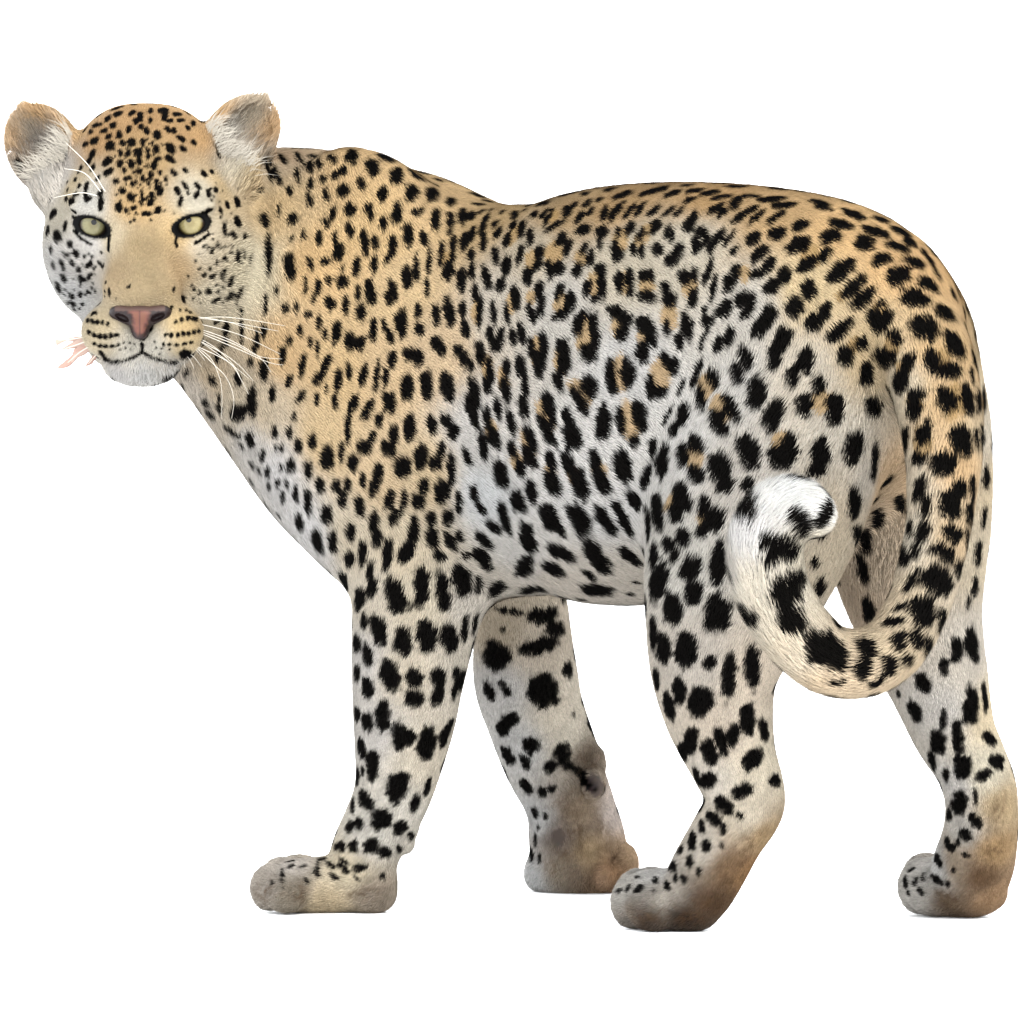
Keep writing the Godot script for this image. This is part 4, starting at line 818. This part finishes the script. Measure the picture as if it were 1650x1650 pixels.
# which member a vertex belongs to and which way its hair lies
func comb() -> void:
	groups.resize(verts.size())
	flows.resize(verts.size())
	lengths.resize(verts.size())
	var all := PackedInt32Array()
	for i in p_kind.size():
		if p_group[i] < LIDS and (p_kind[i] == 0 or p_kind[i] == 1):
			all.append(i)
	var near := {}
	var snout := in_head(-4, -104, 150)
	var back := -fore
	for i in verts.size():
		var p := verts[i]
		var key := Vector3i((p / 0.03).floor())
		if not near.has(key):
			near[key] = nearby((Vector3(key) + Vector3.ONE * 0.5) * 0.03, 0.055, all)
		var best := 1e9
		var which := 0
		var flow := Vector3.ZERO
		var close: PackedInt32Array = near[key]
		for k in close:
			var d := prim_distance(k, p)
			var w := exp(-maxf(d, -0.01) * 220.0)
			var f := p_flow[k]
			if p_group[k] == TORSO:
				f = (back + Vector3(0, -0.45, 0)).normalized()
			elif p_group[k] == SCAPULA:
				f = (back * 0.8 + Vector3(0, -0.8, 0)).normalized()
			elif p_group[k] == NECK:
				f = (f + Vector3(0, -0.5, 0)).normalized()
			elif p_group[k] == HEAD:
				f = (p - snout).normalized()
			elif p_group[k] == EAR_LEFT:
				f = (Vector3(-0.5, 0.8, 0.25)).normalized()
			elif p_group[k] == EAR_RIGHT:
				f = (Vector3(0.5, 0.8, 0.25)).normalized()
			elif f == Vector3.ZERO:
				f = (fore + Vector3(0, -0.6, 0)).normalized()
			flow += f * w
			if d < best:
				best = d
				which = p_group[k]
		var n := normals[i]
		flow -= n * flow.dot(n)
		flows[i] = flow.normalized() if flow.length() > 1e-5 else Vector3(0, -1, 0)
		groups[i] = which
		var l := 0.010
		var h := (p - head_at) * head_basis / head_unit
		match which:
			TORSO: l = 0.0080 + 0.004 * smoothstep(0.32, 0.24, p.y)
			NECK: l = 0.0085
			SCAPULA: l = 0.008
			FRONT_LEFT, FRONT_RIGHT: l = lerpf(0.0045, 0.0078, smoothstep(0.15, 0.36, p.y))
			HIND_LEFT, HIND_RIGHT: l = lerpf(0.0045, 0.0085, smoothstep(0.18, 0.36, p.y))
			TAIL: l = 0.0095 + 0.007 * smoothstep(1330.0, 1240.0, _drawn(p).x)
			HEAD: l = 0.0024 + 0.0012 * smoothstep(20.0, 120.0, h.y) + 0.0045 * smoothstep(60.0, 150.0, absf(h.x)) * smoothstep(60.0, -20.0, h.y) + 0.005 * smoothstep(-170.0, -205.0, h.y)
			EAR_LEFT, EAR_RIGHT: l = 0.014 if n.z > 0.25 else 0.0035
		var eye := minf((h - Vector3(-81, 25, 86)).length(), (h - Vector3(75, 27, 86)).length())
		if eye < 60.0:
			l = lerpf(0.0012, l, smoothstep(26.0, 60.0, eye))
			if lid_edge(h) < 1.2:
				l = 0.0
		if h.z > 120.0 and (h.y < -107.0 and h.y > -155.0) and absf(h.x + 4.0) < lerpf(10.0, 46.0, clampf((h.y + 152.0) / 34.0, 0.0, 1.0)):
			l = 0.0
		lengths[i] = l

# spots where none were set by eye: the far side and whatever is left bare
func fill_spots() -> void:
	var order := PackedInt32Array()
	for i in range(0, verts.size(), 5):
		order.append(i)
	for i in order.size():
		var j := rng.randi_range(0, order.size() - 1)
		var t := order[i]
		order[i] = order[j]
		order[j] = t
	for i in order:
		var g := groups[i]
		if g == EAR_LEFT or g == EAR_RIGHT or g == LIDS:
			continue
		var p := verts[i]
		var n := normals[i]
		if n.z > 0.3 and (g == HEAD or g == TAIL):
			continue
		if p.y < 0.06 or (n.z > 0.2 and p.y < 0.2):
			continue
		var r := rng.randf_range(0.006, 0.0115)
		var gap := 0.0065
		if g == HEAD:
			r = rng.randf_range(0.004, 0.006)
		elif g == NECK:
			r *= 0.8
		elif (g == FRONT_LEFT or g == FRONT_RIGHT or g == HIND_LEFT or g == HIND_RIGHT) and p.y > 0.2:
			r *= 1.25
			gap = 0.008
		if n.z > 0.25:
			gap = 0.013
			r *= 0.7
		var free := true
		var reach := Vector3.ONE * (r + gap)
		var lo := Vector3i(((p - reach) / CELL).floor())
		var hi := Vector3i(((p + reach) / CELL).floor())
		for z in range(lo.z, hi.z + 1):
			for y in range(lo.y, hi.y + 1):
				for x in range(lo.x, hi.x + 1):
					if not free:
						break
					var list = m_cells.get(Vector3i(x, y, z))
					if list == null:
						continue
					for k in list:
						if m_kind[k] == BLACK and m_at[k].distance_to(p) < m_size[k] * 0.85 + r + gap:
							free = false
							break
		if not free:
			continue
		var f := flows[i]
		var s := n.cross(f).normalized()
		var long := rng.randf_range(1.0, 1.5)
		if n.length() < 0.5:
			continue
		var f2 := f.rotated(n.normalized(), rng.randf_range(-0.5, 0.5))
		put_mark(p, f2 * r * long, n.cross(f2).normalized() * r * rng.randf_range(0.7, 0.95), BLACK)

# fine flecks of the forehead and below the eyes
func flecks() -> void:
	for k in 230:
		var d := Vector2(rng.randfn(226, 24), rng.randf_range(222, 345))
		if k % 19 > 9:
			d = Vector2(rng.randf_range(100, 166), rng.randf_range(405, 505))
			if k % 2 == 0:
				d = Vector2(rng.randf_range(308, 388), rng.randf_range(385, 490))
			if k % 6 == 0:
				d = Vector2(rng.randf_range(335, 398), rng.randf_range(285, 385))
		var s := rng.randf_range(0.9, 2.3)
		mark(d, s * rng.randf_range(1.0, 1.7), s * 0.7, rng.randf_range(-40, 40) + (d.x - 226.0) * 0.25, BLACK)

func tuft_mesh(blades: int, spread: float, thick: float, lift: float) -> ArrayMesh:
	var v := PackedVector3Array()
	var n := PackedVector3Array()
	var f := PackedInt32Array()
	for i in blades:
		var x := rng.randf_range(-spread, spread)
		var y := rng.randf_range(-0.35, 0.35)
		var l := rng.randf_range(0.65, 1.15)
		var dx := rng.randf_range(-1.0, 1.0) * spread * 0.7
		var z := rng.randf_range(0.4, 1.3) * lift
		var w := thick * rng.randf_range(0.7, 1.2)
		var b := v.size()
		v.append(Vector3(x - w, y, -0.03)); v.append(Vector3(x + w, y, -0.03))
		v.append(Vector3(x + dx * 0.4 - w * 0.8, y + l * 0.5, z * 0.7)); v.append(Vector3(x + dx * 0.4 + w * 0.8, y + l * 0.5, z * 0.7))
		v.append(Vector3(x + dx, y + l, z))
		var side := rng.randf_range(-0.4, 0.4)
		var nn := Vector3(side, 0.1, 1.0).normalized()
		for k in 5:
			n.append(nn)
		for k in [0, 2, 1, 1, 2, 3, 2, 4, 3]:
			f.append(b + k)
	var arr := []
	arr.resize(Mesh.ARRAY_MAX)
	arr[Mesh.ARRAY_VERTEX] = v
	arr[Mesh.ARRAY_NORMAL] = n
	arr[Mesh.ARRAY_INDEX] = f
	var m := ArrayMesh.new()
	m.add_surface_from_arrays(Mesh.PRIMITIVE_TRIANGLES, arr)
	return m

func grow_fur(total: int, parent: Node3D, material: Material) -> void:
	var area := 0.0
	var part := PackedFloat32Array()
	part.resize(tris.size() / 3)
	for t in part.size():
		var a := tris[t * 3]
		var b := tris[t * 3 + 1]
		var c := tris[t * 3 + 2]
		var l := (lengths[a] + lengths[b] + lengths[c]) / 3.0
		if lengths[a] <= 0.0 or lengths[b] <= 0.0 or lengths[c] <= 0.0:
			continue
		var s := (verts[b] - verts[a]).cross(verts[c] - verts[a]).length() * 0.5
		s *= clampf(0.009 / l, 0.8, 4.0)
		if normals[a].z < -0.25:
			s *= 0.35
		part[t] = s
		area += s
	var per := total / area
	var buf := PackedFloat32Array()
	buf.resize((total + 2000) * 16)
	var count := 0
	var owed := 0.0
	for t in part.size():
		owed += part[t] * per
		if owed < 1.0:
			continue
		var a := tris[t * 3]
		var b := tris[t * 3 + 1]
		var c := tris[t * 3 + 2]
		while owed >= 1.0:
			owed -= 1.0
			var u := rng.randf()
			var v := rng.randf()
			if u + v > 1.0:
				u = 1.0 - u
				v = 1.0 - v
			var w := 1.0 - u - v
			var p := verts[a] * w + verts[b] * u + verts[c] * v
			var n := (normals[a] * w + normals[b] * u + normals[c] * v).normalized()
			var l := (lengths[a] * w + lengths[b] * u + lengths[c] * v) * rng.randf_range(0.75, 1.2)
			var f := flows[a] * w + flows[b] * u + flows[c] * v
			var turn := drift.get_noise_3dv(p) * 0.5 + rng.randf_range(-0.22, 0.22)
			var s := n.cross(f).normalized()
			f = (f + s * turn).normalized()
			s = n.cross(f).normalized()
			var m := pattern(p + f * l * 0.45)
			if m.z > 0.5:
				continue
			var g := grounds[a]
			var base := Color(g.r * w + grounds[b].r * u + grounds[c].r * v, g.g * w + grounds[b].g * u + grounds[c].g * v, g.b * w + grounds[b].b * u + grounds[c].b * v)
			var col := coated(p, base, m)
			var k := rng.randf_range(0.82, 1.16)
			var o := count * 16
			var wide := 0.001 * clampf(l / 0.0085, 0.5, 1.25)
			# columns: side, along the hair, away from the skin
			buf[o] = s.x * wide; buf[o + 1] = f.x * l; buf[o + 2] = n.x * l; buf[o + 3] = p.x
			buf[o + 4] = s.y * wide; buf[o + 5] = f.y * l; buf[o + 6] = n.y * l; buf[o + 7] = p.y
			buf[o + 8] = s.z * wide; buf[o + 9] = f.z * l; buf[o + 10] = n.z * l; buf[o + 11] = p.z
			buf[o + 12] = col.r * k; buf[o + 13] = col.g * k; buf[o + 14] = col.b * k; buf[o + 15] = 1.0
			count += 1
			if count >= total + 1900:
				break
	buf.resize(count * 16)
	var mm := MultiMesh.new()
	mm.transform_format = MultiMesh.TRANSFORM_3D
	mm.use_colors = true
	mm.mesh = tuft_mesh(6, 2.1, 0.22, 0.13)
	mm.mesh.surface_set_material(0, material)
	mm.instance_count = count
	mm.buffer = buf
	var mi := MultiMeshInstance3D.new()
	mi.name = "fur"
	mi.multimesh = mm
	mi.set_meta("kind", "stuff")
	parent.add_child(mi)
	print("tufts ", count)

func coloured_mesh(v: PackedVector3Array, n: PackedVector3Array, f: PackedInt32Array, c: PackedColorArray, material: Material) -> ArrayMesh:
	var arr := []
	arr.resize(Mesh.ARRAY_MAX)
	arr[Mesh.ARRAY_VERTEX] = v
	arr[Mesh.ARRAY_NORMAL] = n
	arr[Mesh.ARRAY_INDEX] = f
	arr[Mesh.ARRAY_COLOR] = c
	var m := ArrayMesh.new()
	m.add_surface_from_arrays(Mesh.PRIMITIVE_TRIANGLES, arr)
	m.surface_set_material(0, material)
	return m

func part(called: String, mesh: Mesh, parent: Node3D, label := "") -> MeshInstance3D:
	var mi := MeshInstance3D.new()
	mi.name = called
	mi.mesh = mesh
	if label:
		mi.set_meta("label", label)
	parent.add_child(mi, true)
	return mi

# a tapered hair or strand along a smooth curve; flat < 1 makes it a ribbon
func strand(called: String, pts: Array, widths: Array, material: Material, parent: Node3D, flat := 1.0, label := "") -> void:
	var curve := []
	var radii := []
	for i in pts.size() - 1:
		for j in 7:
			var t := j / 7.0
			curve.append(pts[i].cubic_interpolate(pts[i + 1], pts[maxi(i - 1, 0)], pts[mini(i + 2, pts.size() - 1)], t))
			radii.append(lerpf(widths[i], widths[i + 1], t))
	curve.append(pts[pts.size() - 1])
	radii.append(widths[widths.size() - 1])
	var st := SurfaceTool.new()
	st.begin(Mesh.PRIMITIVE_TRIANGLES)
	var sides := 6
	for i in curve.size():
		var d: Vector3 = (curve[mini(i + 1, curve.size() - 1)] - curve[maxi(i - 1, 0)]).normalized()
		var s := d.cross(Vector3(0, 0, 1)).normalized()
		var o := s.cross(d).normalized()
		for k in sides:
			var a := TAU * k / sides
			var off: Vector3 = s * cos(a) * radii[i] + o * sin(a) * radii[i] * flat
			st.set_normal((s * cos(a) * flat + o * sin(a)).normalized())
			st.add_vertex(curve[i] + off)
	for i in curve.size() - 1:
		for k in sides:
			var a := i * sides + k
			var b := i * sides + (k + 1) % sides
			for q in [a, b, a + sides, b, b + sides, a + sides]:
				st.add_index(q)
	st.set_material(material)
	part(called, st.commit(), parent, label)

# ---------------------------------------------------------------- face details
func plain(c: Color, rough: float, gloss := 0.1) -> StandardMaterial3D:
	var m := StandardMaterial3D.new()
	m.albedo_color = c
	m.roughness = rough
	m.metallic_specular = gloss
	return m

func eye(at: Vector3, tone: Color, pupil_off: Vector2, parent: Node3D) -> void:
	var r := 29.0
	var root := MeshInstance3D.new()
	root.name = "eye"
	var ball_mesh := SphereMesh.new()
	ball_mesh.radius = r * head_unit
	ball_mesh.height = r * head_unit * 2.0
	ball_mesh.radial_segments = 48
	ball_mesh.rings = 24
	ball_mesh.material = plain(Color(0.10, 0.075, 0.06), 0.3, 0.2)
	root.mesh = ball_mesh
	root.basis = head_basis
	root.position = in_head(at.x, at.y, at.z)
	parent.add_child(root, true)
	# iris and pupil: caps a little proud of the ball
	var glossy := plain(Color.WHITE, 0.4, 0.1)
	glossy.vertex_color_use_as_albedo = true
	glossy.clearcoat_enabled = true
	glossy.clearcoat = 0.45
	glossy.clearcoat_roughness = 0.04
	part("iris", cap(r * 1.012, 19.8, tone, glossy), root)
	var p := part("pupil", cap(r * 1.03, 4.4, Color(0.003, 0.003, 0.003), glossy), root)
	p.rotation = Vector3(-pupil_off.y / r, pupil_off.x / r, 0)

func cap(r: float, wide: float, tone: Color, material: Material) -> ArrayMesh:
	var v := PackedVector3Array()
	var n := PackedVector3Array()
	var c := PackedColorArray()
	var f := PackedInt32Array()
	var rings := 14
	var around := 72
	var most := asin(minf(wide / r, 0.98))
	for i in rings + 1:
		var t := float(i) / rings
		var a := most * t
		for k in around:
			var b := TAU * k / around
			var d := Vector3(sin(a) * cos(b), sin(a) * sin(b), cos(a))
			v.append(d * r * head_unit)
			n.append(d)
			var streak := 1.0 + 0.22 * wobble.get_noise_2d(b * 2.2 * 0.006 * 100.0, t * 0.02) + 0.10 * sin(b * 23.0 + t * 3.0)
			var edge := smoothstep(0.72, 0.98, t)
			var core := smoothstep(0.45, 0.2, t)
			var q := tone * streak
			q = q.lerp(Color(tone.r * 0.55, tone.g * 0.5, tone.b * 0.4), core * 0.5)
			q = q.lerp(Color(tone.r * 0.12, tone.g * 0.10, tone.b * 0.08), edge * 0.9)
			c.append(Color(q.r, q.g, q.b))
	for i in rings:
		for k in around:
			var a := i * around + k
			var b := i * around + (k + 1) % around
			for q in [a, b, a + around, b, b + around, a + around]:
				f.append(q)
	return coloured_mesh(v, n, f, c, material)

func drawn_strand(called: String, from: Vector2, scale_by: float, pts: Array, z: float, dz: float, widths: Array, material: Material, parent: Node3D, flat := 1.0, label := "") -> void:
	var out := []
	for i in pts.size():
		var d: Vector2 = from + pts[i] / scale_by
		out.append(_point(d.x, d.y, z + dz * i / (pts.size() - 1.0)))
	strand(called, out, widths, material, parent, flat, label)

func whiskers(parent: Node3D) -> void:
	var white := plain(Color(0.66, 0.64, 0.60), 0.5, 0.3)
	var o := Vector2(240, 430)
	var z := in_head(0, 0, 105).z
	for w in [[Vector2(440, 490), Vector2(700, 476), Vector2(1000, 510), Vector2(1460, 590)], [Vector2(430, 480), Vector2(800, 530), Vector2(1230, 610)], [Vector2(430, 530), Vector2(850, 640), Vector2(1250, 830)],
			[Vector2(420, 570), Vector2(760, 690), Vector2(1050, 860), Vector2(1160, 1000)], [Vector2(420, 585), Vector2(800, 730), Vector2(1050, 850), Vector2(1300, 876)], [Vector2(440, 470), Vector2(740, 520), Vector2(900, 570), Vector2(1080, 630)],
			[Vector2(400, 660), Vector2(700, 820), Vector2(860, 940), Vector2(990, 1080)], [Vector2(360, 700), Vector2(560, 840), Vector2(640, 970), Vector2(690, 1150), Vector2(690, 1440)],
			[Vector2(390, 710), Vector2(620, 930), Vector2(740, 1060), Vector2(805, 1250), Vector2(785, 1440)], [Vector2(400, 730), Vector2(750, 900), Vector2(880, 1080), Vector2(945, 1210)], [Vector2(420, 660), Vector2(700, 860), Vector2(950, 1060)],
			[Vector2(290, 800), Vector2(325, 880), Vector2(345, 960)], [Vector2(310, 800), Vector2(380, 870), Vector2(430, 965)], [Vector2(340, 790), Vector2(430, 860), Vector2(500, 950)], [Vector2(380, 740), Vector2(460, 800), Vector2(530, 890)],
			[Vector2(420, 600), Vector2(800, 760), Vector2(1150, 910), Vector2(1320, 930)], [Vector2(400, 640), Vector2(620, 760), Vector2(800, 930), Vector2(870, 1060)]]:
		var widths := []
		for i in w.size():
			widths.append(lerpf(0.00036, 0.00014, i / (w.size() - 1.0)))
		drawn_strand("whisker", o, 5.89, w, z, -0.012, widths, white, parent)
	var zb := in_head(0, 0, 118).z
	for w in [[Vector2(560, 590), Vector2(470, 450), Vector2(350, 330)], [Vector2(535, 590), Vector2(450, 492), Vector2(340, 468)], [Vector2(515, 612), Vector2(430, 596), Vector2(290, 622)]]:
		drawn_strand("brow_whisker", Vector2(0, 130), 3.3, w, zb, 0.004, [0.00045, 0.0004, 0.0002], white, parent)
	for w in [[Vector2(500, 1370), Vector2(420, 1400), Vector2(345, 1425)], [Vector2(520, 1390), Vector2(430, 1440), Vector2(360, 1500)], [Vector2(560, 1420), Vector2(510, 1460), Vector2(470, 1505)], [Vector2(490, 1350), Vector2(410, 1370), Vector2(310, 1380)]]:
		drawn_strand("whisker", Vector2(0, 130), 3.3, w, z + 0.003, 0.0, [0.0005, 0.0004, 0.0002], white, parent)
	var pink := plain(Color(0.57, 0.49, 0.45), 0.7, 0.1)
	var rose := plain(Color(0.55, 0.45, 0.41), 0.7, 0.1)
	var z2 := in_head(0, 0, 70).z
	for w in [[pink, [Vector2(500, 1372), Vector2(440, 1385), Vector2(385, 1408), Vector2(328, 1430)], [0.0036, 0.0052, 0.0030, 0.0006]], [rose, [Vector2(505, 1385), Vector2(430, 1420), Vector2(395, 1470), Vector2(355, 1505), Vector2(308, 1528)], [0.004, 0.0052, 0.0032, 0.0036, 0.0012]],
			[pink, [Vector2(480, 1366), Vector2(400, 1374), Vector2(350, 1378), Vector2(295, 1394)], [0.0022, 0.0024, 0.0012, 0.0034]], [rose, [Vector2(555, 1430), Vector2(510, 1462), Vector2(480, 1498), Vector2(456, 1516)], [0.0012, 0.0020, 0.0024, 0.0006]],
			[pink, [Vector2(500, 1400), Vector2(440, 1440), Vector2(405, 1462), Vector2(380, 1500)], [0.003, 0.004, 0.003, 0.001]]]:
		drawn_strand("frayed_strand", Vector2(0, 130), 3.3, w[1], z2, 0.004, w[2], w[0], parent, 0.35, "pale pink frayed strand beside the mouth")

# long pale hairs across the open ears
func ear_hair(parent: Node3D) -> void:
	var m := plain(Color(0.56, 0.54, 0.50), 0.8, 0.05)
	for side in [-1.0, 1.0]:
		var st := SurfaceTool.new()
		st.begin(Mesh.PRIMITIVE_TRIANGLES)
		for k in 260:
			var t := rng.randf()
			# from the inner and lower edge of the ear outwards
			var a := Vector3(lerpf(118, 186, t * t) * side, lerpf(168, 96, t) + rng.randf_range(-10, 10), 8)
			if side > 0:
				a += Vector3(-22, 18, 0)
			var l := rng.randf_range(26, 62)
			var lean := rng.randf_range(0.1, 1.15)
			var d := Vector3(cos(lean) * side, sin(lean), 0)
			var b := a + d * l * 0.55 + Vector3(0, 0, rng.randf_range(6, 14))
			var c := a + d * l + Vector3(rng.randf_range(-4, 4), -rng.randf_range(0, 12), rng.randf_range(-4, 8))
			var w := Vector3(-d.y, d.x, 0) * 0.34
			var p := [in_head(a.x - w.x, a.y - w.y, a.z - 8), in_head(a.x + w.x, a.y + w.y, a.z - 8), in_head(b.x - w.x * 0.8, b.y - w.y * 0.8, b.z), in_head(b.x + w.x * 0.8, b.y + w.y * 0.8, b.z), in_head(c.x, c.y, c.z)]
			for q in [0, 1, 2, 1, 3, 2, 2, 3, 4] if side < 0 else [0, 1, 2, 1, 3, 2, 2, 3, 4]:
				st.set_normal(head_basis * Vector3(rng.randf_range(-0.4, 0.4), 0.3, 1).normalized())
				st.add_vertex(p[q])
		st.set_material(m)
		var t2 := part("ear_hair", st.commit(), parent)
		t2.set_meta("kind", "stuff")

func build_nose(parent: Node3D) -> void:
	var prims := PackedInt32Array()
	for i in p_kind.size():
		if p_group[i] == NOSE:
			prims.append(i)
	var v := PackedVector3Array()
	var f := PackedInt32Array()
	net(prims, 0.0012, in_head(-70, -175, 100), in_head(60, -90, 190), AABB(), v, f)
	var n := smooth_normals(v, f)
	var c := PackedColorArray()
	for i in v.size():
		var h := (v[i] - head_at) * head_basis / head_unit
		var x := absf(h.x + 4.0)
		var half := lerpf(6.0, 17.0, clampf((h.y + 150.0) / 34.0, 0.0, 1.0))
		var pink := smoothstep(half + 3.0, half - 5.0, x + wobble.get_noise_3dv(v[i]) * 6.0) * smoothstep(-111.0, -117.0, h.y) * smoothstep(-157.0, -146.0, h.y)
		pink *= smoothstep(0.6, 2.2, x) * 0.6 + 0.4
		var dark := tint(62, 44, 40)
		if h.y > -114.0 and x < 40.0:
			dark = tint(112, 86, 74)
		c.append(dark.lerp(tint(158, 102, 88), pink) * 0.48)
	var m := plain(Color.WHITE, 0.5, 0.3)
	m.vertex_color_use_as_albedo = true
	part("nose", coloured_mesh(v, n, f, c, m), parent)

func clock(what: String, t: int) -> int:
	print(what, " ", (Time.get_ticks_msec() - t) / 1000.0)
	return Time.get_ticks_msec()

func _ready() -> void:
	# camera
	pitch = atan2(0.9 - 0.393, 9.92)
	var cam := Camera3D.new()
	cam.name = "camera"
	cam.fov = rad_to_deg(2.0 * atan(0.0495))
	cam.position = eye_point
	cam.rotation.x = -pitch
	cam.near = 0.5
	cam.far = 900.0
	add_child(cam)
	# even white sky, soft warm sun from the upper right
	var env := Environment.new()
	env.background_mode = Environment.BG_SKY
	var sky := Sky.new()
	var sm := ProceduralSkyMaterial.new()
	sm.sky_top_color = Color(0.97, 0.985, 1.0)
	sm.sky_horizon_color = Color(1.0, 1.0, 1.0)
	sm.ground_bottom_color = Color(1, 1, 1)
	sm.ground_horizon_color = Color(1, 1, 1)
	sm.sky_energy_multiplier = 2.0
	sm.ground_energy_multiplier = 2.0
	sm.sun_angle_max = 0.0
	sky.sky_material = sm
	env.sky = sky
	env.tonemap_mode = Environment.TONE_MAPPER_LINEAR
	env.tonemap_exposure = 1.0
	env.sdfgi_enabled = true
	env.ssao_enabled = true
	env.ssil_enabled = true
	var we := WorldEnvironment.new()
	we.name = "environment"
	we.environment = env
	add_child(we)
	var sun := DirectionalLight3D.new()
	sun.name = "sun"
	sun.light_energy = 1.0
	sun.light_angular_distance = 6.0
	sun.light_color = Color(1.0, 0.96, 0.91)
	sun.shadow_enabled = true
	add_child(sun)
	sun.look_at_from_position(Vector3(0.55, 0.75, 0.65), Vector3.ZERO)

	rng.seed = 4711
	wobble.seed = 11
	wobble.frequency = 110.0
	drift.seed = 12
	drift.frequency = 38.0
	var t := Time.get_ticks_msec()

	# floor
	var plane := PlaneMesh.new()
	plane.size = Vector2(1400, 1400)
	plane.material = plain(Color(0.95, 0.95, 0.95), 1.0, 0.0)
	var fl := part("floor", plane, self, "plain white floor under the leopard")
	fl.set_meta("kind", "structure")

	# leopard
	ground_y = _point(FLOOR_AT.x, FLOOR_AT.y, FLOOR_AT.z).y
	head_at = _point(235, 390, -0.13)
	head_basis = Basis(Vector3.RIGHT, -pitch)
	head_unit = UNIT * 1.013
	fl.position.y = ground_y
	build_field()
	var leopard := Node3D.new()
	leopard.name = "leopard"
	leopard.set_meta("label", "spotted leopard standing side on with its head turned to the camera and tail curled")
	leopard.set_meta("category", "leopard")
	add_child(leopard)
	var body := PackedInt32Array()
	for i in p_kind.size():
		if p_group[i] != NOSE:
			body.append(i)
	var head_box := AABB(in_head(-235, -245, -130), Vector3.ZERO).expand(in_head(215, 250, 190))
	net(body, 0.005, Vector3(-0.55, ground_y - 0.01, -0.40), Vector3(0.55, ground_y + 0.80, 0.46), head_box.grow(-0.008), verts, tris)
	t = clock("body", t)
	net(body, 0.0024, head_box.position, head_box.end, AABB(), verts, tris)
	t = clock("head", t)
	print(verts.size(), " ", tris.size() / 3)
	normals = smooth_normals(verts, tris)
	index_surface()
	comb()
	coat_ground()
	t = clock("ground", t)
	spots_of_forehead()
	spots_of_neck()
	spots_of_shoulder()
	spots_of_flank()
	spots_of_rump()
	spots_of_belly()
	spots_of_hind_legs()
	spots_of_tail()
	other_marks()
	flecks()
	fill_spots()
	t = clock("marks", t)
	var skin := plain(Color.WHITE, 0.95, 0.05)
	skin.vertex_color_use_as_albedo = true
	var hair := plain(Color.WHITE, 0.85, 0.03)
	hair.vertex_color_use_as_albedo = true
	hair.cull_mode = BaseMaterial3D.CULL_DISABLED
	var colours := PackedColorArray()
	colours.resize(verts.size())
	for i in verts.size():
		var q := coated(verts[i], grounds[i], pattern(verts[i]))
		q = Color(q.r * 0.5, q.g * 0.5, q.b * 0.5)
		if groups[i] >= HEAD:   # dark rims of the eyelids
			q = q.lerp(Color(0.006, 0.005, 0.0045), smoothstep(1.38, 1.24, lid_edge((verts[i] - head_at) * head_basis / head_unit)))
		colours[i] = q
	part("body", coloured_mesh(verts, normals, tris, colours, skin), leopard)
	t = clock("skin", t)
	grow_fur(FUR, leopard, hair)
	t = clock("fur", t)
	eye(Vector3(-81, 26, 74), Color(0.098, 0.089, 0.046), Vector2(1.5, 3.0), leopard)
	eye(Vector3(75, 28, 74), Color(0.158, 0.132, 0.062), Vector2(-2.5, 5.0), leopard)
	build_nose(leopard)
	whiskers(leopard)
	ear_hair(leopard)
	t = clock("face", t)

const FUR := 300000
